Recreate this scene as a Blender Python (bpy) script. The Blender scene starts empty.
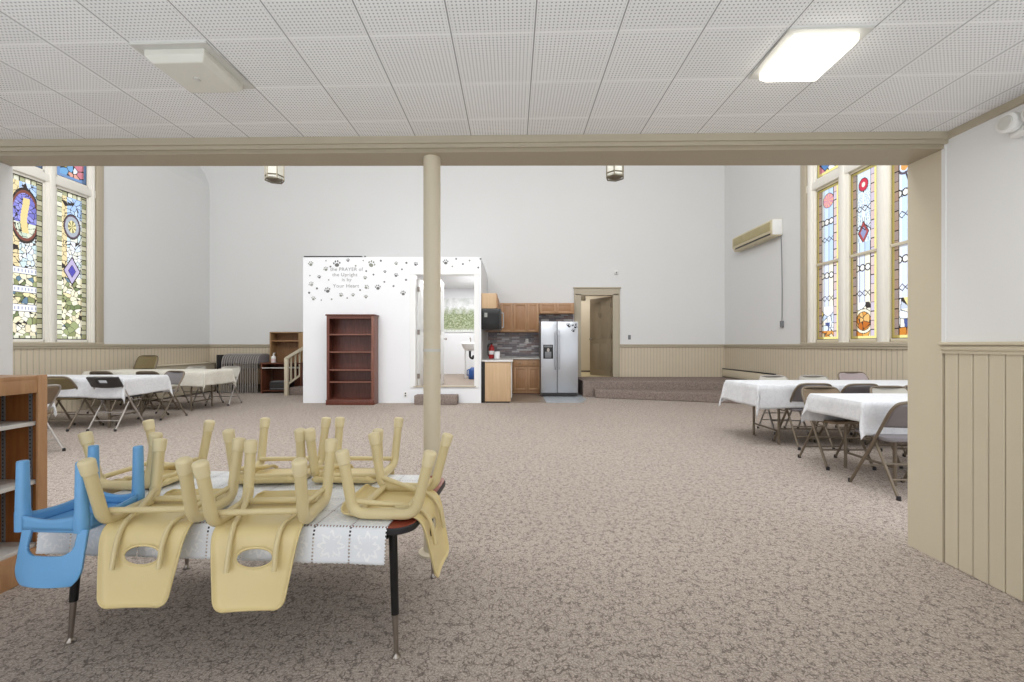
import bpy, bmesh, math, random
from mathutils import Vector, Matrix
random.seed(7)
S = bpy.context.scene
C = S.collection
R = math.radians
PI = math.pi
H = 1.18            # eye height in metres

# ------------------------------------------------------------------ materials
def lin(c):
    c = c / 255.0
    return c / 12.92 if c <= 0.04045 else ((c + 0.055) / 1.055) ** 2.4
def rgb(r, g, b): return (lin(r), lin(g), lin(b), 1.0)

class NT:
    """tiny node-tree writer"""
    def __init__(s, m):
        s.m = m; m.use_nodes = True; s.t = m.node_tree; s.n = s.t.nodes; s.l = s.t.links
        s.b = s.n.get('Principled BSDF'); s.out = s.n.get('Material Output')
    def new(s, typ, **kw):
        n = s.n.new(typ)
        for k, v in kw.items():
            if k.startswith('i_'):
                key = k[2:]
                n.inputs[int(key) if key.isdigit() else key].default_value = v
            else: setattr(n, k, v)
        return n
    def link(s, a, b): s.l.new(a, b)
    def math(s, op, a, b=None, c=None):
        n = s.n.new('ShaderNodeMath'); n.operation = op
        for i, v in enumerate((a, b, c)):
            if v is None: continue
            if isinstance(v, (int, float)): n.inputs[i].default_value = v
            else: s.l.new(v, n.inputs[i])
        return n.outputs[0]
    def mix(s, f, a, b):
        n = s.n.new('ShaderNodeMix'); n.data_type = 'RGBA'
        for i, v in ((0, f), (6, a), (7, b)):
            if isinstance(v, (int, float, tuple)): n.inputs[i].default_value = v
            else: s.l.new(v, n.inputs[i])
        return n.outputs[2]
    def coord(s, which='Object'):
        return s.n.new('ShaderNodeTexCoord').outputs[which]
    def sep(s, v):
        n = s.n.new('ShaderNodeSeparateXYZ'); s.l.new(v, n.inputs[0]); return n.outputs
    def noise(s, v, scale, detail=3, rough=.5):
        n = s.new('ShaderNodeTexNoise'); n.inputs['Scale'].default_value = scale
        n.inputs['Detail'].default_value = detail; n.inputs['Roughness'].default_value = rough
        s.l.new(v, n.inputs['Vector']); return n.outputs['Fac']
    def ramp(s, f, stops):
        n = s.n.new('ShaderNodeValToRGB'); e = n.color_ramp.elements
        while len(e) < len(stops): e.new(.5)
        for k, (p, c) in zip(e, stops): k.position = p; k.color = c
        s.l.new(f, n.inputs[0]); return n.outputs[0]
    def bump(s, h, strength=.3, dist=.01):
        n = s.n.new('ShaderNodeBump'); n.inputs['Strength'].default_value = strength
        n.inputs['Distance'].default_value = dist
        s.l.new(h, n.inputs['Height']); s.l.new(n.outputs[0], s.b.inputs['Normal'])

def mul(c, k): return (c[0]*k, c[1]*k, c[2]*k, 1)
def plain(name, c, rough=.5, metal=0, var=.06, scale=14, bump=0, spec=.5, coat=0):
    m = bpy.data.materials.new(name); t = NT(m)
    f = t.noise(t.coord(), scale)
    col = t.mix(f, mul(c, 1-var), mul(c, 1+var))
    t.link(col, t.b.inputs['Base Color'])
    t.b.inputs['Roughness'].default_value = rough
    t.b.inputs['Metallic'].default_value = metal
    t.b.inputs['Specular IOR Level'].default_value = spec
    t.b.inputs['Coat Weight'].default_value = coat
    if bump: t.bump(f, bump, .004)
    return m
def wood(name, c1, c2, rough=.4, axis='z', scale=9):
    m = bpy.data.materials.new(name); t = NT(m)
    mp = t.new('ShaderNodeMapping'); t.link(t.coord(), mp.inputs[0])
    mp.inputs['Scale'].default_value = {'z': (6, 6, .5), 'x': (.5, 6, 6), 'y': (6, .5, 6)}[axis]
    f = t.noise(mp.outputs[0], scale, 5, .6)
    t.link(t.ramp(f, [(.3, c1), (.7, c2)]), t.b.inputs['Base Color'])
    t.b.inputs['Roughness'].default_value = rough
    t.bump(f, .08, .002)
    return m

M = {}
M['white_wall'] = plain('white wall paint', rgb(225, 225, 224), .7, var=.012, scale=1.2)
M['near_wall'] = plain('lightened near wall white', rgb(238, 238, 237), .65, var=.012, scale=1.2)  # the wall white again, lighter to make up for weaker light here
M['partition'] = plain('bright white partition paint', rgb(237, 238, 240), .6, var=.008, scale=2)
M['beige_trim'] = plain('beige gloss trim paint', rgb(212, 201, 177), .45, var=.03, scale=5)
M['taupe_trim'] = plain('taupe casing paint', rgb(184, 173, 152), .45, var=.03, scale=5)
M['beam_paint'] = plain('brownish beige beam paint', rgb(172, 160, 138), .45, var=.04, scale=3)
M['cream'] = plain('cream window paint', rgb(240, 236, 226), .45, var=.02, scale=5)
M['white_gloss'] = plain('white gloss paint', rgb(238, 238, 236), .35, var=.01)
M['white_plastic'] = plain('white plastic', rgb(235, 234, 230), .35, var=.015)
M['ivory_plastic'] = plain('aged ivory plastic', rgb(214, 203, 172), .4, var=.03)
M['tan_plastic'] = plain('tan polypropylene', rgb(226, 206, 150), .3, var=.03, scale=8, spec=.5)
M['tan_tube'] = plain('tan enamelled tube', rgb(219, 202, 154), .3, var=.03, scale=8)
M['tan_cap'] = plain('tan rubber cap', rgb(226, 211, 168), .4, var=.03)
M['blue_plastic'] = plain('sky blue plastic', rgb(112, 172, 222), .28, var=.04, scale=6)
M['black'] = plain('black enamel', rgb(18, 19, 19), .3, var=.15)
M['black_rubber'] = plain('black edge band', rgb(38, 36, 38), .5, var=.1)
M['chrome'] = plain('dull chrome steel', rgb(168, 160, 152), .32, 1, var=.1, scale=30)
M['steel'] = plain('brushed stainless steel', rgb(196, 199, 204), .33, .75, var=.03, scale=3)
M['grey_metal'] = plain('grey plastic trim', rgb(120, 122, 125), .4, .2)
M['red_laminate'] = plain('brick red laminate', rgb(142, 66, 48), .35, var=.08, scale=25)
M['brown_frame'] = plain('grey brown enamel tube', rgb(120, 108, 92), .38, .35, var=.06)
M['grey_panel'] = plain('warm grey vinyl panel', rgb(122, 117, 119), .5, .05, var=.05)
M['brown_panel'] = plain('brown steel seat panel', rgb(128, 110, 88), .4, .25, var=.06)
M['olive_panel'] = plain('olive brown vinyl panel', rgb(128, 114, 80), .42, .15, var=.06)
M['pale_panel'] = plain('pale grey beige panel', rgb(192, 188, 178), .45, .1, var=.05)
M['pink_panel'] = plain('mauve grey padded panel', rgb(168, 155, 155), .6, var=.05)
M['dark_panel'] = plain('near black plastic panel', rgb(52, 50, 50), .45, var=.1)
M['dark_brown_panel'] = plain('dark brown vinyl panel', rgb(86, 76, 66), .45, var=.06)
M['silver_frame'] = plain('silver grey enamel tube', rgb(172, 166, 160), .35, .5, var=.05)
M['carpet_step'] = None
M['shelf_wood'] = wood('orange brown laminate', rgb(126, 76, 36), rgb(150, 96, 50), .4)
M['shelf_edge'] = wood('pale brown edging', rgb(178, 132, 92), rgb(196, 152, 110), .4)
M['shelf_white'] = plain('white melamine shelf', rgb(226, 224, 220), .35, var=.02)
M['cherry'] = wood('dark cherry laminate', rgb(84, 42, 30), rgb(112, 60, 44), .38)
M['cherry_light'] = wood('lighter cherry laminate', rgb(110, 68, 54), rgb(134, 88, 72), .4)  # cherry laminate in a lighter tone
M['oak'] = wood('light oak cabinet', rgb(172, 132, 96), rgb(190, 150, 112), .42)
M['oak_dark'] = wood('oak door panel', rgb(162, 120, 84), rgb(178, 136, 98), .42)
M['ply'] = wood('pale plywood end panel', rgb(190, 160, 124), rgb(204, 174, 138), .5, scale=4)
M['desk_wood'] = wood('red brown desk laminate', rgb(92, 52, 36), rgb(116, 70, 50), .42)
M['hutch_wood'] = wood('tan brown hutch laminate', rgb(150, 118, 80), rgb(172, 138, 98), .45)
M['hutch_back'] = wood('brown hutch back board', rgb(124, 90, 58), rgb(140, 104, 70), .5)
M['counter'] = plain('white laminate counter', rgb(228, 226, 222), .3, var=.03, scale=40)
M['tan_wall'] = plain('tan hallway wall', rgb(214, 202, 180), .7, var=.02, scale=2)
M['tan_floor'] = plain('pale yellow hall floor', rgb(206, 190, 152), .4, var=.05, scale=4)
M['door_paint'] = plain('taupe brown door paint', rgb(146, 132, 110), .42, var=.05)
M['red'] = plain('red enamel', rgb(176, 30, 34), .35)
M['blue_jug'] = plain('deep blue plastic', rgb(40, 84, 152), .3)
M['grey_brass'] = plain('aged pewter metal', rgb(128, 120, 104), .4, .7)
M['lamp_off'] = plain('unlit acrylic lens', rgb(222, 219, 208), .25, var=.05, scale=9)
M['lamp_frame'] = plain('grey white lamp frame', rgb(205, 203, 196), .4)
M['brown_vinyl'] = plain('brown vinyl floor tile', rgb(136, 122, 108), .4, var=.1, scale=12)
M['blue_vinyl'] = plain('blue grey vinyl floor tile', rgb(166, 170, 174), .35, var=.06, scale=12)
M['bath_floor'] = wood('grey brown plank floor', rgb(132, 116, 102), rgb(160, 142, 126), .45, axis='x', scale=5)
M['paw_dark'] = plain('charcoal sticker', rgb(104, 104, 101), .6, var=.25, scale=50)
M['paw_mid'] = plain('grey green sticker', rgb(138, 140, 128), .6, var=.25, scale=50)
M['paw_pale'] = plain('pale grey sticker', rgb(168, 168, 164), .6, var=.15, scale=50)
M['letter'] = plain('soft grey lettering', rgb(152, 151, 148), .6, var=.05)
M['bag'] = plain('white paper', rgb(236, 236, 236), .6, var=.03)

def glow(name, c, strength):
    m = bpy.data.materials.new(name); t = NT(m)
    t.b.inputs['Base Color'].default_value = c
    t.b.inputs['Emission Color'].default_value = c
    t.b.inputs['Emission Strength'].default_value = strength
    return m
M['lamp_on'] = glow('lit acrylic lens', rgb(255, 252, 240), 2.2)

def carpet(name, base, vein, pale):
    m = bpy.data.materials.new(name); t = NT(m)
    co = t.coord('Object')
    w = t.new('ShaderNodeTexNoise'); w.inputs['Scale'].default_value = 40; w.inputs['Detail'].default_value = 3
    t.link(co, w.inputs['Vector'])
    vm = t.new('ShaderNodeVectorMath', operation='MULTIPLY_ADD')
    t.link(w.outputs['Color'], vm.inputs[0]); vm.inputs[1].default_value = (.045, .045, .045); t.link(co, vm.inputs[2])
    vo = t.new('ShaderNodeTexVoronoi', feature='DISTANCE_TO_EDGE'); vo.inputs['Scale'].default_value = 34
    t.link(vm.outputs[0], vo.inputs['Vector'])
    vein_f = t.ramp(vo.outputs['Distance'], [(.0, (1, 1, 1, 1)), (.035, (.85, .85, .85, 1)), (.115, (0, 0, 0, 1))])
    brk = t.ramp(t.noise(co, 26, 3, .6), [(.42, (0, 0, 0, 1)), (.54, (1, 1, 1, 1))])
    vf = t.math('MULTIPLY', vein_f, brk)
    vf = t.math('MULTIPLY', vf, .72)
    sp = t.noise(co, 130, 3, .8)
    sp2 = t.noise(co, 60, 3, .6)
    big = t.noise(co, .8, 2)
    c = t.mix(t.ramp(sp, [(.38, (0, 0, 0, 1)), (.62, (1, 1, 1, 1))]), mul(base, .66), pale)
    c = t.mix(t.math('MULTIPLY', t.ramp(sp2, [(.5, (0, 0, 0, 1)), (.7, (1, 1, 1, 1))]), .45), c, mul(base, .62))
    c = t.mix(t.math('MULTIPLY', big, .12), c, mul(vein, 1.6))
    c = t.mix(vf, c, vein)
    t.link(c, t.b.inputs['Base Color'])
    t.b.inputs['Roughness'].default_value = .95
    t.b.inputs['Specular IOR Level'].default_value = .1
    t.bump(sp, .5, .006)
    return m
M['carpet'] = carpet('mottled taupe carpet', rgb(180, 165, 153), rgb(84, 75, 72), rgb(214, 201, 190))
M['carpet_step'] = carpet('mottled taupe step carpet', rgb(148, 133, 124), rgb(88, 78, 76), rgb(170, 155, 145))

def ceiling_mat():
    m = bpy.data.materials.new('perforated ceiling tile'); t = NT(m)
    x, y, z = t.sep(t.coord('Object'))
    T = .305
    u = t.math('DIVIDE', t.math('SUBTRACT', x, .082), T)
    v = t.math('DIVIDE', t.math('ADD', t.math('SUBTRACT', y, 1.607), t.math('MULTIPLY', x, .0325)), T)
    fu = t.math('FRACT', u); fv = t.math('FRACT', v)
    # joint lines: dark one way, the highlight painted pale the other way
    du = t.math('ABSOLUTE', t.math('SUBTRACT', fu, .5)); dv = t.math('ABSOLUTE', t.math('SUBTRACT', fv, .5))
    edge = t.math('MAXIMUM', du, dv)
    line = t.math('GREATER_THAN', du, .4925); pale = t.math('GREATER_THAN', dv, .4915)
    # perforations
    N = 21.0
    hu = t.math('SUBTRACT', t.math('FRACT', t.math('MULTIPLY', fu, N)), .5)
    hv = t.math('SUBTRACT', t.math('FRACT', t.math('MULTIPLY', fv, N)), .5)
    d = t.math('SQRT', t.math('ADD', t.math('MULTIPLY', hu, hu), t.math('MULTIPLY', hv, hv)))
    hole = t.math('MULTIPLY', t.math('LESS_THAN', d, .2), t.math('LESS_THAN', edge, .475))
    # slight tone difference from tile to tile
    cell = t.new('ShaderNodeCombineXYZ'); t.link(t.math('FLOOR', u), cell.inputs[0]); t.link(t.math('FLOOR', v), cell.inputs[1])
    wn = t.new('ShaderNodeTexWhiteNoise'); t.link(cell.outputs[0], wn.inputs[0])
    base = t.mix(wn.outputs['Value'], rgb(238, 237, 236), rgb(245, 244, 243))
    c = t.mix(hole, base, rgb(150, 148, 147))
    c = t.mix(pale, c, rgb(252, 251, 250))
    c = t.mix(line, c, rgb(140, 138, 137))
    t.link(c, t.b.inputs['Base Color']); t.b.inputs['Roughness'].default_value = .8
    hgt = t.math('SUBTRACT', 1.0, t.math('MAXIMUM', t.math('MULTIPLY', hole, .5), line))
    t.bump(hgt, .4, .004)
    return m
M['ceiling'] = ceiling_mat()

def beadboard(name, axis, base, spacing):
    m = bpy.data.materials.new(name); t = NT(m)
    o = t.sep(t.coord('Object'))
    u = t.math('FRACT', t.math('DIVIDE', o[axis], spacing))
    d = t.math('ABSOLUTE', t.math('SUBTRACT', u, .5))
    g = t.ramp(d, [(.0, (1, 1, 1, 1)), (.05, (1, 1, 1, 1)), (.09, (0, 0, 0, 1))])
    f = t.noise(t.coord('Object'), 3)
    c = t.mix(f, mul(base, .95), mul(base, 1.04))
    c = t.mix(t.math('MULTIPLY', g, .45), c, mul(base, .4))
    t.link(c, t.b.inputs['Base Color']); t.b.inputs['Roughness'].default_value = .5
    t.bump(t.math('SUBTRACT', 1.0, g), .6, .006)
    return m
M['bead_x'] = beadboard('beadboard wainscot across', 0, rgb(208, 195, 172), .082)
M['bead_y'] = beadboard('beadboard wainscot along', 1, rgb(208, 195, 172), .09)

def mosaic():
    m = bpy.data.materials.new('slate and glass strip tile'); t = NT(m)
    mp = t.new('ShaderNodeMapping'); t.link(t.coord(), mp.inputs[0]); mp.inputs['Rotation'].default_value = (R(90), 0, 0)
    b = t.new('ShaderNodeTexBrick'); t.link(mp.outputs[0], b.inputs['Vector'])
    b.inputs['Scale'].default_value = 1; b.inputs['Brick Width'].default_value = .19; b.inputs['Row Height'].default_value = .045
    b.inputs['Mortar Size'].default_value = .003; b.offset = .37
    b.inputs['Color1'].default_value = (0, 0, 0, 1); b.inputs['Color2'].default_value = (1, 1, 1, 1); b.inputs['Mortar'].default_value = (.5, .5, .5, 1)
    c = t.ramp(b.outputs['Color'], [(0, rgb(84, 74, 80)), (.3, rgb(112, 104, 108)), (.6, rgb(126, 100, 92)), (.8, rgb(160, 156, 158)), (1, rgb(196, 194, 194))])
    c = t.mix(b.outputs['Fac'], c, rgb(150, 146, 144))
    t.link(c, t.b.inputs['Base Color']); t.b.inputs['Roughness'].default_value = .25
    return m
M['mosaic'] = mosaic()

def damask(name, base, dark, scale=11):
    m = bpy.data.materials.new(name); t = NT(m)
    co = t.coord('Object')
    w = t.noise(co, scale, 4, .65)
    f = t.ramp(w, [(.44, (0, 0, 0, 1)), (.5, (1, 1, 1, 1)), (.56, (0, 0, 0, 1))])
    c = t.mix(t.math('MULTIPLY', f, .35), base, dark)
    t.link(c, t.b.inputs['Base Color']); t.b.inputs['Roughness'].default_value = .75
    t.b.inputs['Specular IOR Level'].default_value = .2
    t.bump(w, .12, .01)
    return m
M['cloth'] = damask('white damask cloth', rgb(226, 227, 229), rgb(198, 200, 205))
M['cloth_ivory'] = damask('ivory damask cloth', rgb(228, 224, 212), rgb(204, 196, 178))

def lace():
    """white vinyl lace: square panels with raised flowers between rows of punched holes"""
    m = bpy.data.materials.new('punched lace vinyl'); t = NT(m)
    uv = t.new('ShaderNodeUVMap').outputs[0]
    x, y, z = t.sep(uv)
    P = .137
    u = t.math('DIVIDE', x, P); v = t.math('DIVIDE', y, P)
    fu = t.math('FRACT', u); fv = t.math('FRACT', v)
    du = t.math('SUBTRACT', fu, .5); dv = t.math('SUBTRACT', fv, .5)
    au = t.math('ABSOLUTE', du); av = t.math('ABSOLUTE', dv)
    dotu = t.math('LESS_THAN', t.math('ABSOLUTE', t.math('SUBTRACT', t.math('FRACT', t.math('MULTIPLY', fu, 11)), .5)), .2)
    dotv = t.math('LESS_THAN', t.math('ABSOLUTE', t.math('SUBTRACT', t.math('FRACT', t.math('MULTIPLY', fv, 11)), .5)), .27)
    hv = t.math('MULTIPLY', t.math('GREATER_THAN', au, .472), dotv)
    hu = t.math('MULTIPLY', t.math('GREATER_THAN', av, .472), dotu)
    hole = t.math('MAXIMUM', hu, hv)
    r = t.math('SQRT', t.math('ADD', t.math('MULTIPLY', du, du), t.math('MULTIPLY', dv, dv)))
    ang = t.math('ARCTAN2', dv, du)
    pet = t.math('MULTIPLY', t.math('COSINE', t.math('MULTIPLY', ang, 8)), .07)
    fl = t.math('ABSOLUTE', t.math('SUBTRACT', r, t.math('ADD', .27, pet)))
    flower = t.math('LESS_THAN', fl, .05)
    n = t.math('MULTIPLY', t.math('GREATER_THAN', t.noise(uv, 70, 2), .46), flower)
    c = t.mix(n, rgb(238, 240, 243), rgb(252, 252, 252))
    t.link(c, t.b.inputs['Base Color']); t.b.inputs['Roughness'].default_value = .55
    t.bump(n, .4, .003)
    tr = t.new('ShaderNodeBsdfTransparent'); mx = t.new('ShaderNodeMixShader')
    t.link(hole, mx.inputs[0]); t.link(t.b.outputs[0], mx.inputs[1]); t.link(tr.outputs[0], mx.inputs[2])
    t.link(mx.outputs[0], t.out.inputs[0])
    return m
M['lace'] = lace()

def glassmat():
    m = bpy.data.materials.new('leaded stained glass'); t = NT(m)
    a = t.new('ShaderNodeVertexColor', layer_name='glass')
    f = t.noise(t.coord(), 30, 2)
    c = t.mix(t.math('MULTIPLY', f, .25), a.outputs['Color'], (1, 1, 1, 1))
    dk = t.mix(.31, a.outputs['Color'], (0, 0, 0, 1)); tr = t.new('ShaderNodeBsdfTransparent'); t.link(dk, tr.inputs[0])
    t.link(c, t.b.inputs['Base Color']); t.b.inputs['Roughness'].default_value = .2
    mx = t.new('ShaderNodeMixShader'); mx.inputs[0].default_value = .12
    t.link(tr.outputs[0], mx.inputs[1]); t.link(t.b.outputs[0], mx.inputs[2]); t.link(mx.outputs[0], t.out.inputs[0])
    return m
M['glass'] = glassmat()
def clear_glass():
    m = bpy.data.materials.new('frosted lantern glass'); t = NT(m)
    t.b.inputs['Base Color'].default_value = rgb(240, 238, 228); t.b.inputs['Roughness'].default_value = .4
    tr = t.new('ShaderNodeBsdfTransparent'); tr.inputs[0].default_value = (1, 1, .97, 1)
    mx = t.new('ShaderNodeMixShader'); t.link(t.math('ADD', .35, t.math('MULTIPLY', t.noise(t.coord(), 8), .2)), mx.inputs[0])
    t.link(tr.outputs[0], mx.inputs[1]); t.link(t.b.outputs[0], mx.inputs[2]); t.link(mx.outputs[0], t.out.inputs[0])
    return m
M['lantern_glass'] = clear_glass()

def mural():
    m = bpy.data.materials.new('painted landscape'); t = NT(m)
    x, y, z = t.sep(t.coord('Object'))
    co = t.coord('Object')
    n = t.noise(co, 5, 5, .65); n2 = t.noise(co, 22, 4, .7)
    hgt = t.math('ADD', z, t.math('MULTIPLY', t.math('SUBTRACT', n, .5), .5))
    tree = t.ramp(n2, [(.3, rgb(88, 100, 66)), (.5, rgb(146, 158, 118)), (.7, rgb(206, 210, 190))])
    sky = t.ramp(n, [(.3, rgb(200, 204, 200)), (.6, rgb(238, 240, 240))])
    k = t.ramp(hgt, [(.55, (0, 0, 0, 1)), (.74, (1, 1, 1, 1))])
    c = t.mix(k, tree, sky)
    low = t.ramp(t.math('ADD', z, t.math('MULTIPLY', t.math('SUBTRACT', n2, .5), .3)), [(.03, (1, 1, 1, 1)), (.10, (0, 0, 0, 1))])
    c = t.mix(low, c, rgb(225, 228, 224))
    t.link(c, t.b.inputs['Base Color']); t.b.inputs['Roughness'].default_value = .7
    return m
M['mural'] = mural()

# ------------------------------------------------------------------ geometry helpers
def NB(): return bmesh.new()
def box(bm, x0, x1, y0, y1, z0, z1, bev=0, seg=2):
    vs = [bm.verts.new((x, y, z)) for x in (x0, x1) for y in (y0, y1) for z in (z0, z1)]
    fs = [(0, 1, 3, 2), (4, 6, 7, 5), (0, 4, 5, 1), (2, 3, 7, 6), (0, 2, 6, 4), (1, 5, 7, 3)]
    faces = [bm.faces.new([vs[i] for i in f]) for f in fs]
    if bev > 0:
        es = list({e for f in faces for e in f.edges})
        bmesh.ops.bevel(bm, geom=es, offset=bev, segments=seg, affect='EDGES', profile=.5)
    return vs
def obox(bm, c, ax, half, bev=0):
    """box with its own axes: centre c, yaw ax, half sizes"""
    n0 = len(bm.verts)
    b2 = bmesh.new(); box(b2, -half[0], half[0], -half[1], half[1], -half[2], half[2], bev)
    b2.transform(Matrix.Translation(c) @ ax)
    me = bpy.data.meshes.new('tmp'); b2.to_mesh(me); b2.free(); bm.from_mesh(me); bpy.data.meshes.remove(me)
def prism(bm, poly, z0, z1):
    a = [bm.verts.new((x, y, z0)) for x, y in poly]; b = [bm.verts.new((x, y, z1)) for x, y in poly]
    n = len(poly)
    bm.faces.new(a[::-1]); bm.faces.new(b)
    for i in range(n): bm.faces.new((a[i], a[(i+1) % n], b[(i+1) % n], b[i]))
def fillet(pts, rad, n=5):
    P = [Vector(p) for p in pts]; out = [P[0]]
    for i in range(1, len(P)-1):
        a, b, c = P[i-1], P[i], P[i+1]
        r = min(rad, (a-b).length*.49, (c-b).length*.49)
        p0 = b + (a-b).normalized()*r; p1 = b + (c-b).normalized()*r
        for k in range(n+1):
            t = k/n; out.append(p0*(1-t)**2 + b*2*t*(1-t) + p1*t*t)
    out.append(P[-1]); return out
def tube(bm, pts, r, seg=10, cap=True, squash=1.0):
    P = [Vector(p) for p in pts]; n = len(P)
    rr = r if isinstance(r, (list, tuple)) else [r]*n
    T = [(P[min(i+1, n-1)] - P[max(i-1, 0)]).normalized() for i in range(n)]
    up = Vector((0, 0, 1)) if abs(T[0].z) < .9 else Vector((1, 0, 0))
    u = T[0].cross(up).normalized(); rings = []
    for i in range(n):
        u = (u - T[i]*u.dot(T[i])).normalized(); v = T[i].cross(u)
        rings.append([bm.verts.new(P[i] + rr[i]*(math.cos(2*PI*k/seg)*u + squash*math.sin(2*PI*k/seg)*v)) for k in range(seg)])
    for i in range(n-1):
        for k in range(seg):
            bm.faces.new((rings[i][k], rings[i][(k+1) % seg], rings[i+1][(k+1) % seg], rings[i+1][k]))
    if cap:
        bm.faces.new(rings[0][::-1]); bm.faces.new(rings[-1])
def lathe(bm, prof, c=(0, 0, 0), seg=20, ax=None):
    A = ax or Matrix.Identity(4); c = Vector(c); rings = []
    for r, z in prof:
        if r < 1e-6: rings.append([bm.verts.new(c + A @ Vector((0, 0, z)))]); continue
        rings.append([bm.verts.new(c + A @ Vector((r*math.cos(2*PI*k/seg), r*math.sin(2*PI*k/seg), z))) for k in range(seg)])
    for a, b in zip(rings, rings[1:]):
        for k in range(seg):
            if len(a) == 1 and len(b) == 1: continue
            if len(a) == 1: bm.faces.new((a[0], b[(k+1) % seg], b[k]))
            elif len(b) == 1: bm.faces.new((a[k], a[(k+1) % seg], b[0]))
            else: bm.faces.new((a[k], a[(k+1) % seg], b[(k+1) % seg], b[k]))
    if len(rings[0]) > 1: bm.faces.new(rings[0][::-1])
    if len(rings[-1]) > 1: bm.faces.new(rings[-1])
def ell(bm, cx, cz, rx, rz, y0, y1, n=14, rot=0):
    """short elliptical disc in the XZ plane"""
    a = []; b = []
    for k in range(n):
        t = 2*PI*k/n; px, pz = rx*math.cos(t), rz*math.sin(t)
        qx, qz = px*math.cos(rot)-pz*math.sin(rot), px*math.sin(rot)+pz*math.cos(rot)
        a.append(bm.verts.new((cx+qx, y0, cz+qz))); b.append(bm.verts.new((cx+qx, y1, cz+qz)))
    bm.faces.new(a); bm.faces.new(b[::-1])
    for k in range(n): bm.faces.new((a[k], b[k], b[(k+1) % n], a[(k+1) % n]))
def sheet(bm, fn, nu, nv, hole=None):
    """grid surface fn(u,v), u,v in 0..1; hole(point) true -> no face"""
    g = [[bm.verts.new(fn(i/nu, j/nv)) for j in range(nv+1)] for i in range(nu+1)]
    for i in range(nu):
        for j in range(nv):
            q = (g[i][j], g[i+1][j], g[i+1][j+1], g[i][j+1])
            if hole and hole((i+.5)/nu, (j+.5)/nv): continue
            bm.faces.new(q)
    loose = [v for v in bm.verts if not v.link_faces]
    bmesh.ops.delete(bm, geom=loose, context='VERTS')
    return g

def obj(name, bm, mat, parent=None, smooth=True, thick=0, off=0, bev=0):
    bmesh.ops.recalc_face_normals(bm, faces=bm.faces)
    me = bpy.data.meshes.new(name); bm.to_mesh(me); bm.free()
    o = bpy.data.objects.new(name, me); C.objects.link(o)
    if isinstance(mat, str): mat = M[mat]
    me.materials.append(mat)
    if smooth:
        me.polygons.foreach_set('use_smooth', [True]*len(me.polygons)); me.set_sharp_from_angle(angle=R(38))
    if thick:
        md = o.modifiers.new('thickness', 'SOLIDIFY'); md.thickness = thick; md.offset = off
    if bev:
        md = o.modifiers.new('soft edges', 'BEVEL'); md.width = bev; md.segments = 2; md.limit_method = 'ANGLE'
    if parent: o.parent = parent
    return o
def bx(name, dims, mat, parent=None, bev=0):
    bm = NB(); box(bm, *dims, bev=bev); return obj(name, bm, mat, parent)
def tag(o, label, cat, group=None, kind=None):
    o['label'] = label; o['category'] = cat
    if group: o['group'] = group
    if kind: o['kind'] = kind
    return o
def thing(name, label, cat, loc=(0, 0, 0), rz=0, group=None):
    o = bpy.data.objects.new(name, None); C.objects.link(o)
    o.empty_display_size = .1
    o.location = loc; o.rotation_euler = (0, 0, R(rz)); return tag(o, label, cat, group)
def struct(name, bm, mat, label=None, smooth=False, parent=None):
    o = obj(name, bm, mat, parent, smooth=smooth)
    if not parent:
        o['kind'] = 'structure'
        if label: o['label'] = label
    return o
def dup(root, label=None, loc=None, rz=None, group=None):
    r = root.copy(); C.objects.link(r)
    if label: r['label'] = label
    if group: r['group'] = group
    if loc is not None: r.location = loc
    if rz is not None: r.rotation_euler = (0, 0, R(rz))
    for ch in list(root.children):
        c = ch.copy(); C.objects.link(c); c.parent = r
        for g in list(ch.children):
            d = g.copy(); C.objects.link(d); d.parent = c
    return r
def px(x, y, d):
    """where a sight line through image column x, row y is at depth d"""
    return (x-512)*d/440, d, H-(y-345)*d/440
WORLD = 1.35; NAVE = 112; FLOOR_FILL = 80; EXPO = 0.55
# ------------------------------------------------------------------ the room shell
XR, XL = 2.34, -2.97          # near walls
NR, NL, NB_ = 5.49, -7.80, 11.35   # big room: right, left, back
bm = NB(); box(bm, -8.2, 5.9, -3.2, 13.9, -.12, 0); struct('floor', bm, 'carpet', 'mottled taupe carpet floor')
# low ceiling under the gallery
bm = NB(); box(bm, -3.1, 2.5, -3.0, 2.46, 2.32, 2.36); struct('ceiling', bm, 'ceiling', 'white perforated tile ceiling')
bm = NB(); box(bm, -8.2, 5.9, 2.62, 11.6, 6.9, 7.0); struct('ceiling_nave', bm, 'white_wall')
# beam along the gallery edge
bm = NB()
prism(bm, [(-3.12, 2.475), (2.52, 2.375), (2.52, 2.60), (-3.12, 2.615)], 2.242, 2.42)
struct('trim_1', bm, 'beam_paint', 'brownish beige painted beam along the ceiling edge', smooth=False)
bm = NB()
prism(bm, [(-3.12, 2.445), (2.40, 2.345), (2.40, 2.380), (-3.12, 2.480)], 2.282, 2.33)
prism(bm, [(-3.12, 2.458), (2.40, 2.358), (2.40, 2.390), (-3.12, 2.490)], 2.262, 2.284)
struct('trim_2', bm, 'taupe_trim', 'narrow crown strip between ceiling and beam')
bm = NB(); box(bm, -8.2, 5.9, 2.44, 2.58, 2.40, 7.0); struct('wall_gallery', bm, 'white_wall')
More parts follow.
